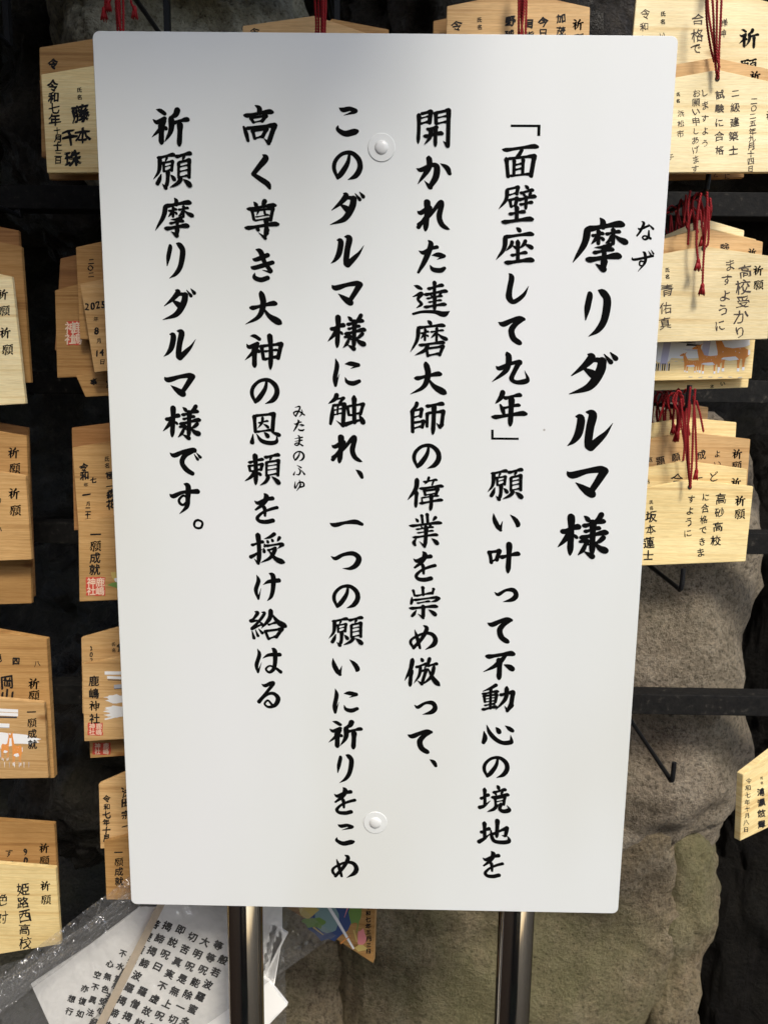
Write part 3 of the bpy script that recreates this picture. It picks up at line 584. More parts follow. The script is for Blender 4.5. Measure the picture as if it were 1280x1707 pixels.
def tassel(mb, p, r=.0035, h=.010):
    p = Vector(p); n = 9
    for k in range(16):
        a = 2 * math.pi * k / 16 + random.random(); rr = r * random.uniform(.5, 1.1)
        mb.tube([p + Vector((math.cos(a) * .0012, math.sin(a) * .0012, .001)), p + Vector((math.cos(a) * rr * .8, math.sin(a) * rr * .8, -h * .5)), p + Vector((math.cos(a) * rr * 1.2, math.sin(a) * rr * 1.2, -h * random.uniform(.85, 1.1)))], [.0011, .0009, .0005], 4)
    mb.tube([p + Vector((0, 0, .004)), p + Vector((0, 0, .002)), p + Vector((0, 0, -.001)), p + Vector((0, 0, -.003))], [.0014, .0026, .0026, .0014], 8)

def picture(mb, kind, q):
    """flat print built from small coloured shapes; q(u, v) gives a point, u to the right and v down, 0..1 over the picture"""
    lay = [0]
    def poly(pts, c):
        lay[0] += 1
        mb.add([q(u, v, lay[0]) for u, v in pts], [tuple(range(len(pts)))], PI_[c])
    def blob(u, v, ru, rv, c, n=14, j=.15, rot=0):
        poly([(u + ru * math.cos(2 * math.pi * k / n + rot) * random.uniform(1 - j, 1 + j), v + rv * math.sin(2 * math.pi * k / n + rot) * random.uniform(1 - j, 1 + j)) for k in range(n)], c)
    def line(u0, v0, u1, v1, w, c, w1=None):
        dx, dy = u1 - u0, v1 - v0; n = math.hypot(dx, dy) or 1; nx, ny = -dy / n, dx / n; w1 = w if w1 is None else w1
        poly([(u0 + nx * w / 2, v0 + ny * w / 2), (u1 + nx * w1 / 2, v1 + ny * w1 / 2), (u1 - nx * w1 / 2, v1 - ny * w1 / 2), (u0 - nx * w / 2, v0 - ny * w / 2)], c)
    def deer(u, v, s, f=1, down=False):
        au = .55                          # u unit is wider than v unit
        def D(pts, c): poly([(u + f * a * s * au, v + b * s) for a, b in pts], c)
        for la, lb in ((-.34, .62), (-.2, .66), (.22, .66), (.34, .62)):
            D([(la - .05, .1), (la + .06, .1), (la + .035, .4), (la + .03, lb), (la - .03, lb), (la - .02, .4)], 'o')
            D([(la - .035, lb - .12), (la + .035, lb - .12), (la + .03, lb), (la - .035, lb)], 'w')
        D([(-.46, -.12), (-.3, -.24), (0, -.2), (.28, -.26), (.42, -.15), (.4, .1), (.24, .2), (-.1, .14), (-.34, .22), (-.47, .08)], 'o')
        D([(-.1, .1), (.24, .14), (.3, .2), (.05, .26), (-.2, .22)], 'w')
        D([(-.49, -.14), (-.43, -.14), (-.44, .06), (-.5, .02)], 'w')
        if down: nk = [(.3, -.2), (.42, -.1), (.66, -.26), (.6, -.36)]; hx, hy = .66, -.3
        else: nk = [(.22, -.24), (.42, -.1), (.5, -.5), (.38, -.62)]; hx, hy = .47, -.62
        D(nk, 'o')
        D([(hx - .1, hy - .08), (hx + .03, hy - .12), (hx + .22, hy + .03), (hx + .2, hy + .09), (hx + .02, hy + .09), (hx - .09, hy + .05)], 'o')
        D([(hx - .08, hy - .08), (hx - .19, hy - .2), (hx - .03, hy - .12)], 'o')
        D([(hx + .02, hy - .03), (hx + .06, hy - .03), (hx + .06, hy + .0), (hx + .02, hy + .0)], 'k')
        for _ in range(4):
            a, b = random.uniform(-.3, .25), random.uniform(-.18, .0); D([(a, b), (a + .03, b - .02), (a + .04, b + .01)], 'w')
    if kind == 'deer':
        blob(.38, .18, .42, .3, 'w', 22, .1); blob(.72, .06, .25, .22, 'w', 18, .1); blob(.12, .3, .1, .3, 'w', 14, .15)
        for x in (.1, .5): poly([(x, 0), (x + .075, 0), (x + .05, .62), (x - .02, .62)], 'l')
        line(.25, .06, .42, .1, .05, 'k', .02); line(.33, .14, .48, .16, .06, 'k', .03)
        for k in range(7): line(.3 + .02 * k, .25 + .02 * (k % 3), .46, .25 + .02 * (k % 3), .008, 'l')
        for k in range(8): line(.02 + k * .022, .6, .02 + k * .022, .78, .013, 'k' if k % 3 else 'a')
        for k in range(12): line(.05 + k * .035, .5 + .05 * (k % 2), .08 + k * .035, .5 + .05 * (k % 2), .006, 'l')
        deer(.4, .6, .34, -1); deer(.58, .52, .5, -1); deer(.8, .36, .66, -1)
        for k in range(6): line(.38 + k * .1, .93 + .02 * (k % 2), .42 + k * .1, .935, .014, 'a')
    elif kind == 'torii':
        for v, w in ((.04, .05), (.1, .05)): line(-.1, v, .62, v + .03, w, 'w', w)
        line(-.1, .16, .6, .17, .025, 'k'); line(-.1, .28, .46, .3, .06, 'w'); line(-.1, .325, .46, .335, .012, 'a')
        poly([(.2, .3), (.27, .3), (.3, .8), (.2, .8)], 'l')
        blob(.4, .5, .45, .09, 'w', 18, .2); blob(.72, .54, .3, .06, 'w', 16, .25); blob(.15, .6, .4, .06, 'w', 16, .2)
        deer(.6, .7, .38, -1); deer(.15, .72, .34, -1); deer(.38, .66, .3, 1)
        for k in range(9): line(.1 + k * .09, .88, .1 + k * .09, .97, .012, 'w' if k % 2 else 'a', .004)
    elif kind == 'gate':
        line(.0, .02, 1.0, .02, .06, 'w'); line(.08, .1, 1.0, .12, .05, 'w'); line(.1, .145, 1.0, .155, .015, 'k')
        line(.3, .27, 1.0, .24, .07, 'a'); line(.3, .31, 1, .28, .012, 'k')
        poly([(.85, .1), (1.0, .1), (1.0, .95), (.68, .95), (.8, .85)], 'l')
        for v in (.46, .52, .66, .72, .78): blob(.38, v, .34, .045, 'w', 16, .3)
        line(.0, .86, .6, .78, .03, 'w'); line(.1, .8, .6, .7, .03, 'w')
    elif kind == 'flower':
        for k in range(7): line(.5, .35, .5 + .3 * math.cos(k * .9), .35 - .28 * abs(math.sin(k * .9)), .03, 'p', .004)
        blob(.55, .7, .4, .16, 'y', 12, .3); blob(.4, .86, .3, .08, 'g', 10, .3); blob(.75, .82, .25, .1, 'y', 10, .3); blob(.3, .75, .1, .05, 'w', 8, .3)
    elif kind == 'blue':
        blob(.42, .3, .34, .4, 'b', 20, .12); blob(.4, .34, .2, .26, 't', 16, .15); blob(.12, .2, .14, .14, 'y', 12, .3); blob(.22, .42, .16, .09, 'g', 12, .3)
        blob(.06, .05, .1, .12, 'p', 10, .3); blob(.82, .2, .1, .2, 'g', 12, .3); blob(.92, .62, .07, .14, 'p', 10, .25); blob(.9, .8, .1, .05, 'y', 10, .3)
        line(.35, .0, .55, .35, .05, 'w', .05); line(.55, .35, .8, .82, .05, 'w', .03); line(.2, .5, .35, .62, .03, 'y', .01); line(.6, .75, .75, .6, .025, 'o', .01); line(.72, .1, .66, .3, .02, 'p', .005)
        line(.85, .7, .8, .5, .02, 'y'); line(.88, .3, .84, .55, .02, 'g', .01)

WOODS = {'p': W_PALE, 'c': W_CREAM, 'w': W_WARM, 't': W_TAN, 'o': W_OLD, 'h': W_SHADED}
STAMPPALE = simple('stamp_gap', (.78, .6, .45))
HOLE = mat('drilled_hole', (.02, .012, .008), .9)
def plaque(cor, y, wood_, label, group, texts=(), yaw=0.0, art=None, stamp=None, cords=(), hole=None, th=.0068):
    """cor: left shoulder, peak, right shoulder, bottom right, bottom left as seen; the wooden plaque stands on the upright plane y"""
    x0 = P(*cor[1], y).x
    pts = [P(px, py, y, yaw, x0) for px, py in cor]
    nrm = Vector((-math.sin(yaw), math.cos(yaw), 0))          # away from the viewer
    base = (pts[3] + pts[4]) / 2
    t = root('prayer_plaque', base, label, 'prayer plaque', group)
    bm = bmesh.new()
    f = [bm.verts.new(p - base) for p in pts]; k = [bm.verts.new(p + nrm * th - base) for p in pts]
    bm.faces.new(f); bm.faces.new(k[::-1])
    for i in range(5): bm.faces.new((f[i], k[i], k[(i + 1) % 5], f[(i + 1) % 5]))
    bmesh.ops.recalc_face_normals(bm, faces=bm.faces[:])
    bmesh.ops.bevel(bm, geom=bm.edges[:], offset=.0006, segments=2, affect='EDGES')
    me = bpy.data.meshes.new('board'); bm.to_mesh(me); bm.free(); me.materials.append(WOODS[wood_])
    o = bpy.data.objects.new('board', me); COL.objects.link(o); o.parent = t
    # grain follows the board when it hangs askew
    pl = (y - .00025 / max(math.cos(yaw), .2), yaw, x0)
    ex = (P(*cor[3], *pl) - P(*cor[4], *pl))
    for mt, styles, nm in ((PENINK if wood_ == 'c' else INK, ('pen', 'thin', 'brush'), 'handwriting'), (INK, ('print',), 'printed_heading')):
        for tx in texts:
            if tx[5] not in styles: continue
            b = MB(); write(b, *tx[:5], pl, *tx[5:])
            if b.v: tag(b.build(nm, mt, t), kind='stuff')
    if stamp:
        sx, sy, sw, sh = stamp; b = MB(); rs = random.Random(int(sx)); ring = []
        for e0, e1 in (((0, 0), (1, 0)), ((1, 0), (1, 1)), ((1, 1), (0, 1)), ((0, 1), (0, 0))):
            for k in range(6): ring.append((e0[0] + (e1[0] - e0[0]) * k / 6 + rs.uniform(-.03, .03), e0[1] + (e1[1] - e0[1]) * k / 6 + rs.uniform(-.03, .03)))
        b.add([P(sx + sw * u, sy + sh * v, *pl) for u, v in ring], [tuple(range(len(ring)))])
        b.v = b.v
        g = MB(); p2 = (pl[0] - .00004, pl[1], pl[2])
        for k, ch in enumerate('鹿嶋神社'): write(g, ch, sx + sw * (.74 if k < 2 else .27), sy + sh * (.27 if k % 2 == 0 else .74), sh * .5, 0, p2, 'print0', 0, 0, rs)
        g.build('stamp_text', STAMPPALE, t)
        b.build('stamp', STAMP, t)
    if art:
        kind, (ax, ay, aw, ah) = art[:2]; sk = art[2] if len(art) > 2 else (0, 0); b = MB()
        picture(b, kind, lambda u, v, l: P(ax + u * aw + v * sk[0], ay + v * ah + u * sk[1], y - .0002 - l * 1.2e-6, yaw, x0))
        b.build('picture', PRINT, t)
    if hole:
        hx, hy = hole; c = P(hx, hy, *pl); b = MB(); n = 16
        b.add([c + Vector((.0028 * math.cos(2 * math.pi * k / n), -.0001, .0033 * math.sin(2 * math.pi * k / n))) for k in range(n)], [tuple(range(n))])
        b.build('hole', HOLE, t)
    for cd in cords:
        b = MB(); yo = cd[0]
        if len(cd) > 2 and cd[-1] == 'T': tassel(b, P(*cd[-2], yo)); rope(b, [P(px, py, yo - .001 * (i % 2)) for i, (px, py) in enumerate(cd[1:-1])])
        else: rope(b, [P(px, py, yo - .001 * (i % 2)) for i, (px, py) in enumerate(cd[1:])])
        b.build('cord', RED, t, smooth=True)
    return t
T = lambda s, x, y, size, step, st='pen', dx=0.0, rot=0.0: (s, x, y, size, step, st, dx, rot)
GR = 'wooden prayer plaques hung in stacks on the rack hooks'

# top right stack
plaque([(1060, -2), (1185, -22), (1300, 8), (1284, 116), (1048, 128)], .15, 'c', 'pale plaque at the top right corner with a large printed heading and faint pen writing', GR,
       [T('令和七', 1076, 23, 17, 21, 'thin', -2), T('氏名', 1105, 23, 9, 13, 'print', -1), T('い', 1103, 58, 12, 10, 'thin'), T('合格で', 1163, 33, 21, 25, 'thin', -2), T('様神', 1206, 38, 13, 18, 'thin', -3), T('祈', 1248, 64, 34, 40, 'print'), T('願', 1246, 112, 30, 40, 'print')],
       cords=[(.118, (1178, -30), (1180, 20), (1188, 70), (1193, 100)), (.122, (1176, -30), (1177, 30), (1183, 76), (1190, 104))])
plaque([(1058, 119), (1190, 96), (1292, 117), (1276, 180), (1052, 190)], .128, 't', 'orange toned plaque edge showing between the two pale ones at the top right', GR,
       [T('祈', 1258, 127, 18, 20, 'print')])
plaque([(1082, 137), (1196, 116), (1296, 139), (1289, 287), (1074, 288)], .105, 'c', 'pale plaque at the upper right with six columns of tidy handwriting, front of its stack', GR,
       [T('二〇二五年九月十四日', 1256, 168, 12, 12.6, 'pen', -.7), T('二級建築士', 1226, 155, 16, 24, 'pen', -1.2), T('試験に合格', 1199, 158, 16, 23, 'pen', -.2), T('しますよう', 1174, 155, 14, 21, 'thin', .2), T('お願い申しあげます', 1160, 155, 14, 15.8, 'thin', -.2), T('氏名', 1130, 157, 7, 11, 'print', -.5), T('浜松市', 1135, 189, 12, 17, 'thin', -.6), T('祈', 1284, 193, 16, 17, 'print'), T('子', 1118, 262, 10, 10, 'thin')],
       hole=(1195, 131), cords=[(.098, (1184, -35), (1188, 20), (1190, 80), (1193, 120), (1195, 132)), (.096, (1203, -35), (1201, 20), (1198, 80), (1197, 120), (1196, 132)), (.095, (1195, -30), (1194, 30), (1194, 90), (1198, 112), (1194, 122))])
plaque([(1090, 180), (1165, 165), (1250, 182), (1239, 296), (1082, 300)], .150, 'w', 'plaque whose brown lower edge peeks out beneath the tidy six column one', GR, [T('とに', 1192, 291, 10, 3, 'pen', 20)])
# middle right stack
plaque([(1108, 392), (1172, 364), (1240, 384), (1232, 480), (1100, 490)], .185, 'c', 'small pale plaque top rising behind the cords of the middle right stack', GR)
plaque([(1098, 400), (1172, 378), (1260, 399), (1252, 520), (1092, 530)], .168, 'p', 'thin plaque edge just behind the orange toned one in the middle right stack', GR)
plaque([(1099, 400), (1172, 380), (1271, 403), (1262, 540), (1088, 550)], .152, 't', 'orange toned plaque with half hidden writing directly behind the front one, middle right stack', GR,
       [T('験', 1207, 413, 16, 10), T('祈', 1253, 421, 14, 10, 'print')],
       cords=[(.128, (1150, 318), (1146, 345), (1147, 380), (1146, 408)), (.14, (1143, 325), (1141, 350), (1139, 372))])
plaque([(1104, 423), (1172, 410), (1286, 427), (1279, 565), (1093, 571)], .120, 'c', 'pale plaque with a thin pen school exam wish and two red cord ends, middle right', GR,
       [T('祈願', 1263, 451, 17, 24, 'print', .3), T('高校受かり', 1241, 453, 25, 25, 'thin', -2.2), T('ますように', 1216, 442, 21, 25, 'thin', -4.2), T('氏名', 1112, 450, 8, 11, 'print', -.3), T('青', 1112, 484, 21, 20, 'thin'), T('佑真', 1109, 513, 21, 26, 'thin', -1)],
       hole=(1172, 414), cords=[(.108, (1178, 320), (1178, 350), (1176, 380), (1172, 430), (1170, 478), 'T'), (.106, (1168, 322), (1163, 350), (1160, 400), (1163, 437), 'T'), (.112, (1166, 350), (1170, 380), (1173, 412)), (.11, (1183, 330), (1184, 350), (1176, 345), (1172, 370)), (.116, (1152, 350), (1148, 366), (1144, 380)), (.109, (1181, 345), (1180, 400), (1176, 412))])
plaque([(1096, 470), (1175, 455), (1267, 470), (1252, 631), (1087, 635)], .148, 'p', 'plaque with a printed picture of three orange deer on snow, below the school exam wish', GR, art=('deer', (1090, 565, 165, 68), (-6, 0)))
plaque([(1094, 480), (1170, 470), (1262, 484), (1246, 646), (1086, 651)], .166, 'p', 'pale plaque edge with a trace of pen writing under the three deer picture', GR, [T('い', 1204, 640, 9, 8), T('本', 1186, 644, 7, 8)])
# lower right stack
plaque([(1102, 690), (1140, 672), (1180, 679), (1176, 740), (1096, 745)], .200, 't', 'short narrow wooden plaque top rearmost in the lower right stack', GR)
plaque([(1085, 706), (1146, 696), (1227, 704), (1221, 800), (1075, 806)], .182, 'p', 'blank pale plaque with strong straight grain, second from the back in the lower right stack', GR,
       cords=[(.160, (1129, 650), (1122, 690), (1120, 715)), (.17, (1112, 655), (1104, 680), (1098, 700)), (.15, (1160, 668), (1166, 690), (1172, 720))])
plaque([(1083, 732), (1142, 720), (1250, 732), (1242, 850), (1072, 856)], .163, 't', 'light orange plaque in the middle of the lower right stack, under a cord tassel', GR,
       [T('祈願', 1228, 757, 17, 20, 'print', -1), T('よい', 1195, 757, 13, 17, 'thin'), T('成', 1168, 758, 15, 17), T('題', 1100, 769, 15, 17), T('願', 1126, 762, 14, 16), T('気', 1083, 766, 10, 17)],
       cords=[(.140, (1132, 668), (1129, 700), (1127, 724), 'T'), (.142, (1137, 672), (1134, 700), (1140, 740), (1138, 768))])
plaque([(1079, 780), (1142, 768), (1245, 782), (1236, 900), (1070, 905)], .142, 'p', 'pale plaque directly behind the front one in the lower right stack', GR,
       [T('祈', 1226, 805, 17, 20, 'print'), T('ど', 1190, 794, 16, 18, 'thin'), T('合', 1127, 800, 21, 18, 'thin'), T('一', 1164, 797, 13, 17), T('名', 1079, 803, 8, 17)],
       cords=[(.128, (1155, 660), (1158, 700), (1160, 760), (1160, 787), 'T'), (.126, (1148, 660), (1142, 700), (1146, 760), (1149, 775))])
plaque([(1076, 813), (1149, 800), (1255, 811), (1242, 936), (1067, 943)], .120, 'p', 'yellow plaque with bold pen writing at the front of the lower right stack', GR,
       [T('祈願', 1233, 835, 18, 22, 'print', -1), T('高砂高校', 1201, 832, 18, 23, 'pen', -2.6), T('に合格できま', 1176, 829, 15, 18.4, 'pen', -1.7), T('すように', 1151, 832, 14, 19, 'pen', -1.7), T('氏名', 1085, 837, 7, 10, 'print'), T('坂本蓮士', 1085, 861, 18, 21.5, 'pen', -2)],
       hole=(1149, 812), cords=[(.108, (1150, 645), (1146, 700), (1147, 760), (1149, 812)), (.106, (1158, 648), (1155, 700), (1153, 765), (1150, 813)), (.110, (1134, 665), (1140, 720), (1145, 770), (1148, 800))])
# far right, hanging askew
plaque([(1238, 1291), (1300, 1243), (1362, 1262), (1352, 1345), (1233, 1402)], .125, 'p', 'plaque turned sideways at the lower right edge of the picture, showing its left end grain', GR,
       [T('令和七年十月八日', 1247, 1302, 10, 11.6, 'pen', -.6), T('氏名', 1269, 1297, 5, 8, 'print'), T('浦瀬悠輝', 1268, 1320, 14, 18, 'brush', 0)], yaw=R(38), th=.0085)
# top middle and top left stacks
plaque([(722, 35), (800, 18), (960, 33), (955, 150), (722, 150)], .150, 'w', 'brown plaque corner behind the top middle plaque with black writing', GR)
plaque([(745, 10), (866, -14), (983, 12), (979, 150), (741, 150)], .128, 't', 'tan plaque with bold black writing rising above the notice, right of centre', GR,
       [T('令和', 762, 43, 20, 26, 'brush'), T('氏名', 799, 33, 9, 12, 'print'), T('野球', 850, 36, 17, 21, 'brush'), T('目指', 881, 40, 16, 20, 'brush', 0), T('今日', 905, 37, 17, 19, 'brush'), T('加茂', 934, 31, 15, 21, 'brush'), T('祈願', 963, 41, 19, 24, 'print')],
       cords=[(.100, (862, -60), (864, 0), (864, 70)), (.098, (869, -60), (870, 0), (869, 70)), (.100, (876, -60), (877, 0), (875, 70)), (.105, (866, -60), (867, 10), (872, 70)), (.095, (873, -60), (873, 10), (866, 70))])
plaque([(545, 40), (553, 31), (648, 49), (646, 150), (540, 150)], .165, 'w', 'brown plaque corner right of the left middle cords above the notice', GR)
plaque([(405, 43), (524, 26), (632, 62), (630, 170), (402, 170)], .142, 't', 'sunlit tan plaque top left of the middle cords above the notice', GR, [T('令', 424, 53, 16, 10, 'brush')],
       cords=[(.11, (522, -50), (525, 0), (527, 40), (526, 70)), (.104, (533, -50), (536, 0), (536, 70)), (.104, (542, -50), (543, 0), (541, 70)), (.10, (538, -50), (539, 0), (538, 70)), (.108, (528, -50), (531, 10), (531, 70))])
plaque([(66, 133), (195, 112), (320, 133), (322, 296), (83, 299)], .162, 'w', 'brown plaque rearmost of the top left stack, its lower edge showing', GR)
plaque([(66, 79), (195, 58), (325, 80), (322, 260), (70, 262)], .146, 'w', 'tan plaque rising behind the front plaque of the top left stack', GR, [T('令', 90, 107, 19, 10, 'brush')])
plaque([(69, 124), (195, 103), (322, 124), (330, 288), (79, 288)], .126, 'p', 'light plaque with large brush writing and a date, front of the top left stack', GR,
       [T('氏名', 133, 150, 9, 12, 'print'), T('藤本', 135, 188, 30, 37, 'brush', 3), T('千珠', 116, 230, 26, 34, 'brush', 7), T('令和七年', 88, 143, 21, 19, 'brush', 1), T('十月十三日', 95, 218, 13, 12.5, 'brush', .8)],
       cords=[(.11, (190, -30), (194, 10), (197, 60)), (.108, (198, -30), (200, 10), (201, 60)), (.106, (204, -30), (206, 10), (206, 60)), (.112, (172, -20), (176, 4), (174, 18), 'T'), (.112, (216, -20), (219, 4), (225, 16), 'T'), (.104, (194, -30), (198, 30), (204, 60)), (.11, (182, -30), (184, 0), (181, 4), 'T')])
# left edge column; browner woods carry the shade of this side
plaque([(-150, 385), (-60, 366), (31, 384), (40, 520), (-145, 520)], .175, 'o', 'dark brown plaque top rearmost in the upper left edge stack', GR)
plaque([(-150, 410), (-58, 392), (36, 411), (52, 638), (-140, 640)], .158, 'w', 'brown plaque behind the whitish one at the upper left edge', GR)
plaque([(-150, 462), (-60, 444), (20, 461), (43, 673), (-130, 684)], .130, 'c', 'whitish plaque with two printed headings at the upper left edge', GR,
       [T('祈願', 5, 491, 18, 27, 'print', 3), T('祈願', 9, 555, 19, 28, 'print', 4)])
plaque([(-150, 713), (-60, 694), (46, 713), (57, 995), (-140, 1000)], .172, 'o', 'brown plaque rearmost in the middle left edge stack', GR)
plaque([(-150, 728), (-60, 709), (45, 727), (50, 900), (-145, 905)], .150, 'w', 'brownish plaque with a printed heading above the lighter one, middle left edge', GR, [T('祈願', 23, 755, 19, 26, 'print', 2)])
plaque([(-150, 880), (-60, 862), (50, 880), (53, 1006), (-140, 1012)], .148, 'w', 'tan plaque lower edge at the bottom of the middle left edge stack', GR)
plaque([(-150, 793), (-60, 776), (43, 793), (53, 933), (-140, 940)], .126, 'h', 'light plaque with a printed heading, front of the middle left edge stack', GR, [T('祈願', 24, 823, 19, 28, 'print', 2), T('の、い', -2, 835, 12, 24, 'pen')])
plaque([(-150, 1060), (-70, 1040), (78, 1066), (91, 1297), (-140, 1301)], .152, 'w', 'striped tan plaque with a place name in brush writing, lower left edge', GR,
       [T('岡山', 13, 1138, 23, 22, 'brush'), T('祈願', 57, 1140, 19, 20, 'print'), T('鹿', -4, 1098, 14, 10, 'brush'), T('四', 28, 1103, 14, 10, 'brush'), T('八', 62, 1107, 12, 10, 'pen')], th=.011)
plaque([(-150, 1172), (-70, 1158), (74, 1171), (81, 1297), (-140, 1300)], .138, 't', 'plaque with a snowy deer and shrine gate picture and a printed wish, lower left edge', GR,
       [T('一願成就', 53, 1187, 16, 18, 'print', .6)], art=('torii', (-25, 1178, 90, 105)))
plaque([(-150, 1378), (-60, 1362), (91, 1373), (98, 1500), (-140, 1505)], .152, 'w', 'tan plaque with two short pen lines behind the bottom left one', GR,
       [T('祈願', 74, 1414, 17, 21, 'print', .5), T('900点', 43, 1420, 15, 14, 'brush', 0), T('すエ', 16, 1422, 13, 18, 'pen', 2)])
plaque([(-150, 1448), (-60, 1434), (93, 1447), (102, 1574), (-120, 1610)], .126, 'p', 'yellow plaque with large school name writing at the bottom left corner', GR,
       [T('祈願', 76, 1477, 17, 23, 'print', 1), T('姫路西高校', 39, 1483, 21, 22, 'pen', 1), T('絶対', 2, 1500, 24, 30, 'thin')])
# second left column, partly behind the notice; woods browned for shade
plaque([(101, 431), (190, 410), (300, 430), (300, 618), (92, 584)], .170, 'o', 'reddish brown plaque hanging crooked, left of the one dated in August', GR)
plaque([(92, 484), (180, 460), (280, 480), (285, 622), (96, 630)], .158, 'w', 'brown plaque with a faded red stamp left of the one dated in August', GR, stamp=(112, 535, 22, 40))
plaque([(127, 626), (220, 610), (330, 626), (335, 650), (143, 662)], .150, 'w', 'brown plaque lower edge with black writing beneath the one dated in August', GR, [T('事宮', 156, 637, 13, 2, 'brush', 27)])
plaque([(127, 412), (228, 390), (340, 410), (345, 562), (134, 566)], .142, 'w', 'tan plaque with a year in black numerals written downwards, behind the dated one', GR, [T('二〇二', 152, 436, 11, 11, 'brush')])
plaque([(134, 473), (236, 452), (345, 466), (352, 598), (158, 621)], .126, 't', 'tan plaque hanging askew with an August date in brush writing, second left column', GR,
       [T('2025', 146, 511, 16, -1.5, 'brush', 9), T('年', 160, 532, 9, 10), T('8', 161, 551, 16, 10, 'brush'), T('月', 165, 568, 9, 10), T('14', 163, 588, 16, -2, 'brush', 8), T('日', 171, 603, 9, 10)])
plaque([(120, 713), (220, 700), (330, 712), (330, 880), (124, 884)], .156, 'o', 'dark brown plaque top behind the pair with writing, second left column', GR)
plaque([(121, 746), (228, 728), (335, 744), (340, 885), (131, 876)], .142, 'h', 'tan plaque with a January date and a short name in brush writing, second left column', GR,
       [T('令和', 141, 779, 16, 14, 'brush'), T('七', 156, 800, 11, 10, 'brush'), T('年', 144, 808, 8, 8), T('一', 144, 825, 15, 8, 'brush'), T('月', 147, 840, 9, 8), T('二十六', 147, 850, 10, 8.5, 'brush'), T('氏名', 179, 765, 9, 11, 'print'), T('極', 183, 792, 15, 10, 'brush'), T('一', 184, 811, 14, 10, 'brush'), T('森花', 186, 823, 16, 17, 'brush')])
plaque([(131, 868), (230, 855), (335, 868), (345, 994), (133, 1003)], .126, 'h', 'light plaque with a printed wish above a red stamp and yellow flower, second left column', GR,
       [T('一願成就', 160, 891, 19, 19.5, 'print', -.5)], stamp=(144, 962, 32, 31), art=('flower', (178, 905, 60, 82)))
plaque([(146, 1180), (240, 1165), (345, 1180), (350, 1250), (151, 1264)], .150, 'w', 'reddish lower plaque edge beneath the shrine name plaque', GR, stamp=(155, 1238, 30, 20))
plaque([(136, 1063), (240, 1034), (350, 1062), (352, 1180), (138, 1190)], .142, 't', 'tan plaque top with an unfinished year number above the shrine name plaque', GR, [T('202', 153, 1081, 10, 10, 'brush'), T('氏名', 190, 1074, 7, 10, 'print'), T('堂', 202, 1078, 16, 10, 'brush')])
plaque([(138, 1107), (240, 1088), (350, 1106), (352, 1224), (141, 1236)], .126, 't', 'tan plaque printed with a shrine name over a red stamp and a pale gate picture', GR,
       [T('鹿嶋神社', 157, 1135, 18, 21, 'print', .4)], stamp=(147, 1205, 25, 21), art=('gate', (175, 1120, 52, 92)))
plaque([(165, 1307), (255, 1268), (350, 1306), (352, 1405), (168, 1415)], .142, 't', 'tan plaque with two columns of brush writing beside the lower left edge of the notice', GR,
       [T('令和七年十月', 178, 1332, 13, 13, 'brush'), T('浅田宗一', 211, 1320, 16, 19, 'brush')])
plaque([(174, 1403), (262, 1380), (350, 1402), (352, 1500), (178, 1500)], .128, 'w', 'brown plaque with a printed wish just above the plastic bag', GR, [T('一願成就', 198, 1421, 15, 16, 'print', .4)])
# tilted picture plaque under the notice
plaque([(440, 1390), (535, 1340), (628, 1420), (622, 1606), (432, 1483)], .150, 'w', 'tilted plaque with a blue and green picture hanging below the notice', GR,
       [T('令和七年五月三日', 613, 1512, 9, 10.5, 'brush', .2)], art=('blue', (500, 1495, 112, 98), (0, 8)), yaw=R(-14), th=.011)
# the knotted cord ends gathered round the rods behind the front plaques
def tangle(label, px, py, w_, h_, n, seed, y0=.14, y1=.27):
    rs = random.Random(seed); b = MB()
    for k in range(n):
        y = y0 + (y1 - y0) * k / n; s = (.8576 + .12) / (.8576 + y)
        cx = px - (px - 655) * (1 - s); cy = py - (py - 642) * (1 - s)
        for side in (-1, 1):
            a = [(cx + side * 2, cy - 4)]
            m = rs.uniform(.3, 1) * w_ * side
            a += [(cx + m * .5, cy - 6 + rs.uniform(-5, 5)), (cx + m, cy + rs.uniform(.1, .35) * h_), (cx + m * .6 + rs.uniform(-4, 4), cy + rs.uniform(.5, .7) * h_), (cx + m * rs.uniform(.2, .8), cy + rs.uniform(.8, 1.0) * h_)]
            rope(b, [P(u, v, y + rs.uniform(-.004, .004)) for u, v in a])
            if rs.random() < .8: tassel(b, P(*a[-1], y))
            q = [(cx, cy), (cx + side * rs.uniform(2, 9), cy + h_ * .5), (cx + side * rs.uniform(0, 7), cy + h_ * rs.uniform(.9, 1.3))]
            rope(b, [P(u, v, y) for u, v in q])
    b_ = P(px, py, y0); vs = b.v
    o = mesh('cord_tangle', vs, b.f, RED, None, True, None, loc=b_); tag(o, label, 'cord', None, 'stuff')
tangle('tangle of dark red cord ends round the rod of the middle right plaque stack', 1176, 322, 26, 74, 5, 3)
tangle('tangle of dark red cord ends round the rod of the lower right plaque stack', 1147, 660, 26, 60, 5, 9)

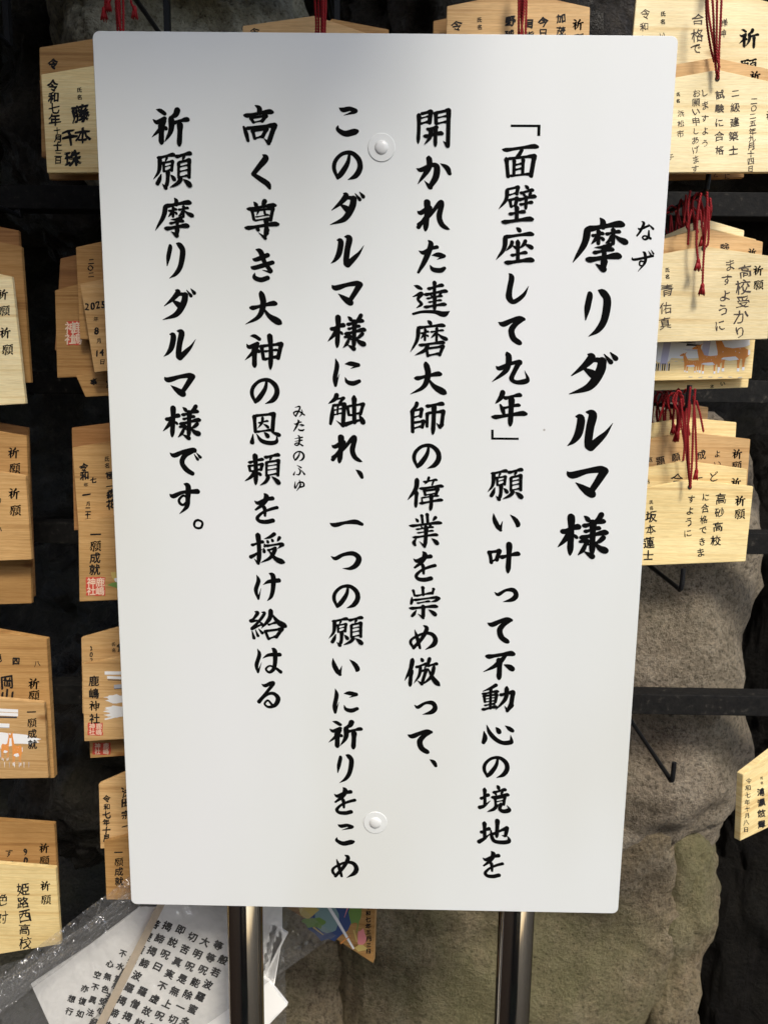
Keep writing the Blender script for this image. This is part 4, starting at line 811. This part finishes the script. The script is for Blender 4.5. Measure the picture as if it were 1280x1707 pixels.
# ------------------------------------------------------------------ the notice board
def rounded(x0, z0, x1, z1, r, n=6):
    o = []
    for cx, cz, a in ((x1 - r, z1 - r, 0), (x0 + r, z1 - r, 90), (x0 + r, z0 + r, 180), (x1 - r, z0 + r, 270)):
        for k in range(n + 1):
            q = R(a + 90 * k / n); o.append((cx + r * math.cos(q), cz + r * math.sin(q)))
    return o
notice = root('notice_board', (0, .03, 0), 'large white notice panel with black brush lettering in vertical columns, on two steel posts', 'notice board')
ZB = ZTOP - .9938
def panel():
    ol = rounded(-.3, ZB, .3, ZTOP, .007); n = len(ol)
    ins = rounded(-.2994, ZB + .0006, .2994, ZTOP - .0006, .0065)
    vs = [(x, 0, z) for x, z in ins] + [(x, .0006, z) for x, z in ol] + [(x, .003, z) for x, z in ol]
    fs = [tuple(range(n))]
    for r_ in (0, 1):
        fs += [(r_ * n + k, (r_ + 1) * n + k, (r_ + 1) * n + (k + 1) % n, r_ * n + (k + 1) % n) for k in range(n)]
    fs.append(tuple(range(2 * n, 3 * n))[::-1])
    mesh('panel', vs, fs, PANEL, notice)
panel()
for (px, label) in ((410, None), (857, None)):
    c = P(px, 1600, .0285)
    x = c.x; r = .0225
    b = MB(); n = 40; ring = []
    zs = [0.03, ZTOP - .06]
    vs = [(x + r * math.cos(2 * math.pi * k / n), .0285 + r * math.sin(2 * math.pi * k / n), z) for z in zs for k in range(n)]
    b.add(vs, [(k, (k + 1) % n, n + (k + 1) % n, n + k) for k in range(n)] + [tuple(range(n, 2 * n))])
    b.build('post', STEEL, notice, smooth=True)
    b = MB(); n = 40
    prof_ = [(.13, 0.0), (.13, .012), (.12, .016), (.035, .022), (.03, .045), (.0235, .047)]
    vs = [(x + a * math.cos(2 * math.pi * k / n), .0285 + a * math.sin(2 * math.pi * k / n), z + .004) for a, z in prof_ for k in range(n)]
    b.add(vs, [(i * n + k, i * n + (k + 1) % n, (i + 1) * n + (k + 1) % n, (i + 1) * n + k) for i in range(len(prof_) - 1) for k in range(n)])
    b.build('base', STEELBLK, notice, smooth=True)
for py in (246, 1371):
    z = P(630, py, 0).z
    b = MB(); b.box((-.16, .0035, z - .012), (.16, .007, z + .012)); b.build('crossbar', STEEL, notice)
CLEAR = mat('clear_washer', (.70, .71, .69), .3, spec=.5)
WCAP = mat('white_screw_cap', (.68, .68, .66), .3, spec=.5)
for px, py in ((636, 246), (625.5, 1371)):
    c = P(px, py, 0); n = 36
    b = MB(); rw = .0142
    pr = [(rw, -.0002), (rw, -.0005), (rw - .0004, -.0008), (.0070, -.0010)]
    vs = [(c.x + a * math.cos(2 * math.pi * k / n), y, c.z + a * math.sin(2 * math.pi * k / n)) for a, y in pr for k in range(n)]
    b.add(vs, [(i * n + k, i * n + (k + 1) % n, (i + 1) * n + (k + 1) % n, (i + 1) * n + k) for i in range(len(pr) - 1) for k in range(n)])
    s = b.build('washer', CLEAR, notice, smooth=False)
    b = MB()
    vs = []; m = 8
    for j in range(m):
        a = .0072 * math.cos(j / m * math.pi / 2) ; y = -.0009 - .0024 * math.sin(j / m * math.pi / 2)
        vs += [(c.x + a * math.cos(2 * math.pi * k / n), y, c.z + a * math.sin(2 * math.pi * k / n)) for k in range(n)]
    vs.append((c.x, -.0033, c.z))
    b.add(vs, [(i * n + k, i * n + (k + 1) % n, (i + 1) * n + (k + 1) % n, (i + 1) * n + k) for i in range(m - 1) for k in range(n)] + [((m - 1) * n + k, (m - 1) * n + (k + 1) % n, m * n) for k in range(n)])
    mesh('screw_cap', b.v, b.f, WCAP, s, smooth=True)
Z1 = (780, 160, 3.5556); Z2 = (780, 560, 3.5556); ZA = (640, 160, 4.2667); Z4 = (640, 560, 4.2675); Z5 = (640, 900, 4.2675); Z6 = (760, 1040, 3.8795)
Z7 = (640, 400, 4.7417); Z8 = (640, 740, 5.69); Y1 = (520, 160, 4.2675); Y2 = (520, 520, 4.4921); Y3 = (520, 840, 4.7417); Y4 = (520, 1120, 4.7417)
X1 = (380, 160, 4.2675); X2 = (380, 520, 4.7417); X3 = (380, 860, 5.0206); V1 = (230, 160, 4.2675); V2 = (230, 540, 4.4921)
COLUMNS = [
 ('title column of larger characters, rightmost', [(Z1, '摩', 618,720,950,1045), (Z1, 'リ', 687,1143,848,1427), (Z2, 'ダ', 597,95,890,347), (Z2, 'ル', 586,436,858,684), (Z2, 'マ', 582,769,833,961), (Z2, '様', 529,1043,834,1323)]),
 ('two small reading characters beside the title', [(Z1, 'な', 994,741,1103,857), (Z1, 'ず', 966,912,1103,1042)]),
 ('first body column, starting with a corner bracket', [(ZA, '「', 900,203,1112,285), (ZA, '面', 836,340,1102,586), (ZA, '壁', 813,632,1086,911), (ZA, '座', 794,932,1071,1202), (ZA, 'し', 863,1259,1029,1482), (Z1, 'て', 177,1303,341,1478), (Z4, '九', 766,111,1036,347), (Z4, '年', 760,383,1021,646), (Z4, '」', 761,667,957,740), (Z4, '願', 735,937,993,1175), (Z4, 'い', 769,1261,970,1393), (Z4, '叶', 731,1463,971,1691), (Z5, 'っ', 784,339,957,443), (Z5, 'て', 733,549,917,739), (Z5, '不', 704,788,935,998), (Z5, '動', 691,1020,935,1227), (Z5, '心', 692,1316,927,1461), (Z5, 'の', 698,1536,893,1694), (Z6, '境', 139,1042,357,1226), (Z6, '地', 134,1259,356,1427), (Z6, 'を', 170,1468,311,1646)]),
 ('second body column', [(ZA, '開', 229,84,478,370), (ZA, 'か', 228,423,481,667), (ZA, 'れ', 229,733,469,965), (ZA, 'た', 234,1023,442,1264), (Z7, '達', 220,320,521,610), (Z7, '磨', 206,633,507,927), (Z7, '大', 206,960,497,1227), (Z7, '師', 204,1275,487,1542), (Z4, 'の', 199,764,409,945), (Z8, '偉', 221,306,569,634), (Z8, '業', 233,653,553,987), (Z8, 'を', 276,1016,500,1309), (Z8, '崇', 233,1346,537,1664), (Z5, 'め', 177,605,384,782), (Z5, '倣', 145,832,400,1046), (Z5, 'っ', 214,1142,381,1244), (Z5, 'て', 166,1347,348,1524), (Z5, '、', 323,1560,380,1618)]),
 ('third body column', [(Y1, 'こ', 169,74,335,291), (Y1, 'の', 142,386,363,598), (Y1, 'ダ', 128,680,379,918), (Y1, 'ル', 134,986,371,1222), (Y1, 'マ', 139,1313,364,1493), (Y2, '様', 118,10,409,292), (Y2, 'に', 154,347,369,563), (Y2, '触', 121,605,402,866), (Y2, 'れ', 141,916,379,1136), (Y2, '、', 327,1180,388,1251), (Y2, '一', 132,1553,388,1613), (Y3, 'つ', 149,372,394,524), (Y3, 'の', 159,634,383,826), (Y3, '願', 132,884,409,1131), (Y3, 'い', 156,1219,380,1361), (Y3, 'に', 162,1459,372,1660), (Y4, '祈', 131,378,403,614), (Y4, 'リ', 197,649,333,878), (Y4, 'を', 174,910,352,1132), (Y4, 'こ', 182,1199,340,1375), (Y4, 'め', 151,1444,371,1628)]),
 ('fourth body column', [(X1, '高', 104,63,354,351), (X1, 'く', 165,413,309,667), (X1, '尊', 116,731,369,1024), (X1, 'き', 161,1083,334,1326), (X1, '大', 124,1384,387,1631), (X2, '神', 134,168,442,459), (X2, 'の', 174,520,410,728), (X2, '恩', 173,788,421,1053), (X2, '頼', 133,1113,420,1371), (X2, 'を', 208,1431,403,1677), (X3, '授', 176,135,481,411), (X3, 'け', 217,473,446,714), (X3, '給', 176,775,497,1041), (X3, 'は', 223,1102,458,1321), (X3, 'る', 244,1380,441,1612)]),
 ('six small reading characters beside the fourth body column', [(X2, 'み', 514,740,611,831), (X2, 'た', 516,850,606,946), (X2, 'ま', 524,972,598,1064), (X2, 'の', 514,1097,609,1179), (X2, 'ふ', 513,1209,613,1294), (X2, 'ゆ', 522,1326,609,1416)]),
 ('fifth body column, leftmost, ending with a round full stop', [(V1, '祈', 99,79,371,361), (V1, '願', 110,391,389,668), (V1, '摩', 123,723,402,1008), (V1, 'リ', 202,1040,341,1299), (V1, 'ダ', 177,1368,416,1594), (V2, 'ル', 194,38,435,274), (V2, 'マ', 197,365,433,548), (V2, '様', 188,601,476,871), (V2, 'で', 238,925,481,1137), (V2, 'す', 237,1188,467,1424), (V2, '。', 413,1459,494,1539)]),
]
for lab, items in COLUMNS:
    b = MB()
    for (ox, oy, s), ch, x0, y0, x1, y1 in items:
        lay_glyph(b, ch, (ox + x0 / s, oy + y0 / s, ox + x1 / s, oy + y1 / s), -.00012)
    o = b.build('lettering_column', VINYL, notice); o['label'] = lab

# ------------------------------------------------------------------ prayer booklets in a clear plastic bag, leaning low on the left
def sheetpoly(name, pix, y, th, m, parent, ys=None):
    """a thin slab whose corners are at photograph pixels, each with its own depth"""
    ys = ys or [y] * len(pix)
    f = [P(px, py, yy) for (px, py), yy in zip(pix, ys)]; k = [p + Vector((0, th, -th * .3)) for p in f]; n = len(f)
    bm = bmesh.new(); a = [bm.verts.new(p) for p in f]; c = [bm.verts.new(p) for p in k]
    bm.faces.new(a); bm.faces.new(c[::-1])
    for i in range(n): bm.faces.new((a[i], c[i], c[(i + 1) % n], a[(i + 1) % n]))
    bmesh.ops.triangulate(bm, faces=[q for q in bm.faces if len(q.verts) > 4])
    bmesh.ops.recalc_face_normals(bm, faces=bm.faces[:])
    bm.normal_update()
    vs = [v.co.copy() for v in bm.verts]; bm.verts.index_update(); fs = [[v.index for v in q.verts] for q in bm.faces]; bm.free()
    return mesh(name, vs, fs, m, parent)
bk = root('prayer_booklet', P(300, 1800, .17), 'opened white prayer booklet of small black text inside the plastic bag', 'booklet')
sheetpoly('left_page', [(232, 1512), (268, 1512), (150, 1712), (120, 1790), (52, 1640), (150, 1575)], .125, .004, PAPER, bk)
sheetpoly('right_page', [(276, 1500), (470, 1500), (470, 1568), (430, 1650), (430, 1800), (130, 1800), (178, 1707)], .118, .004, PAPER, bk)
sheetpoly('page_edge', [(262, 1508), (276, 1506), (158, 1745), (144, 1740)], .1165, .003, mat('page_edge', (.62, .5, .36), .8), bk)
bt = MB(); rnd_ = random.Random(5); A = R(30)
cols_ = [((259, 1540), '菩提薩婆訶般若心経'), ((279, 1544), '揭諦揭諦波羅揭諦波'), ((301, 1550), '即説呪曰 羅僧揭諦'), ((321, 1562), '切苦真実不虚故説般'), ((342, 1570), '大明呪是無上呪是無'), ((364, 1576), '等等呪能除一切苦真'), ((372, 1600), '般若波羅蜜多是大神')]
for (cx, cy), s in cols_:
    for i, ch in enumerate(s):
        write(bt, ch, cx - i * 12.6, cy + i * 20.6, 16, 0, (.1175, 0, 0), 'book', 0, 27, rnd_)
for (cx, cy), s in (((205, 1590), '不水意'), ((184, 1607), '心無色受'), ((163, 1625), '空不異法'), ((142, 1648), '亦復如'), ((120, 1665), '想行')):
    for i, ch in enumerate(s): write(bt, ch, cx - i * 4, cy + i * 21, 13, 0, (.1243, 0, 0), 'book', 0, 20, rnd_)
bt.build('printed_text', INK, bk)
bk2 = root('folded_paper', P(460, 1800, .2), 'folded white paper at the right end of the plastic bag, right of the post', 'paper')
sheetpoly('upper_sheet', [(428, 1530), (462, 1545), (480, 1556), (447, 1622), (428, 1650)], .118, .005, PAPER, bk2)
sheetpoly('lower_sheet', [(428, 1625), (447, 1636), (479, 1676), (445, 1706), (428, 1730)], .112, .009, PAPER, bk2)
def film():
    m = mat('clear_plastic_film', (.8, .8, .8), .12, spec=.8)
    nt = m.node_tree; out = nt.nodes['Material Output']
    tr = N(m, 'ShaderNodeBsdfTransparent'); tr.inputs[0].default_value = (.98, .98, .98, 1)
    b = B(m); b.inputs['Base Color'].default_value = (.62, .62, .63, 1)
    mixn = N(m, 'ShaderNodeMixShader'); lw = N(m, 'ShaderNodeLayerWeight', i_Blend=.35)
    ad = N(m, 'ShaderNodeMath', operation='MULTIPLY_ADD'); ad.inputs[1].default_value = .4; ad.inputs[2].default_value = .0
    L(m, lw.outputs['Facing'], ad.inputs[0]); L(m, ad.outputs[0], mixn.inputs[0]); L(m, tr.outputs[0], mixn.inputs[1]); L(m, b.outputs[0], mixn.inputs[2])
    gl = N(m, 'ShaderNodeBsdfGlossy'); gl.inputs['Roughness'].default_value = .17; add = N(m, 'ShaderNodeAddShader')
    m2 = N(m, 'ShaderNodeMixShader'); m2.inputs[0].default_value = .17; L(m, mixn.outputs[0], m2.inputs[1]); L(m, gl.outputs[0], m2.inputs[2])
    L(m, m2.outputs[0], out.inputs[0]); return m
FILM = film()
bagr = root('plastic_bag', P(300, 1820, .15), 'clear wrinkled plastic bag wrapped round the prayer booklet', 'plastic bag')
def film_sheet(name, A0, A1, B0, B1, y, seed, amp):
    """wrinkled film between edge A0-A1 (top) and B0-B1 (bottom), pixels"""
    nu, nv = 200, 110; vs = []
    for j in range(nv + 1):
        for i in range(nu + 1):
            u, v = i / nu, j / nv
            ax = A0[0] + (A1[0] - A0[0]) * u; ay = A0[1] + (A1[1] - A0[1]) * u; bx = B0[0] + (B1[0] - B0[0]) * u; by = B0[1] + (B1[1] - B0[1]) * u
            e = noise.noise(Vector((u * 6, v * 6, seed))) * 5
            px, py = ax + (bx - ax) * v + e * (1 - v), ay + (by - ay) * v + e * .6
            edge = max(0, 1 - v * 5)                      # tight creases along the upper hem
            q = Vector((u * 9 + v * 2, v * 5, seed))
            d = noise.fractal(q, 1.0, 2.2, 4) * amp + (abs(noise.noise(Vector((u * 26 + v * 9, v * 13, seed + 5)))) - .2) * amp * 1.8 * (.4 + edge) + abs(noise.noise(Vector((u * 60, v * 34 - u * 20, seed + 8)))) * amp * .8 * (.3 + edge) + math.sin(v * 60) * .0012 * edge
            vs.append(P(px, py, y - d))
    fs = [(j * (nu + 1) + i, j * (nu + 1) + i + 1, (j + 1) * (nu + 1) + i + 1, (j + 1) * (nu + 1) + i) for j in range(nv) for i in range(nu)]
    mesh(name, vs, fs, FILM, bagr, smooth=True)
film_sheet('front_film', (-15, 1640), (330, 1372), (60, 1900), (560, 1560), .104, 3.0, .006)
film_sheet('hem_fold', (-15, 1655), (260, 1455), (-15, 1702), (262, 1490), .094, 9.0, .006)
film_sheet('back_film', (-30, 1620), (470, 1470), (0, 1900), (480, 1760), .155, 14.0, .006)
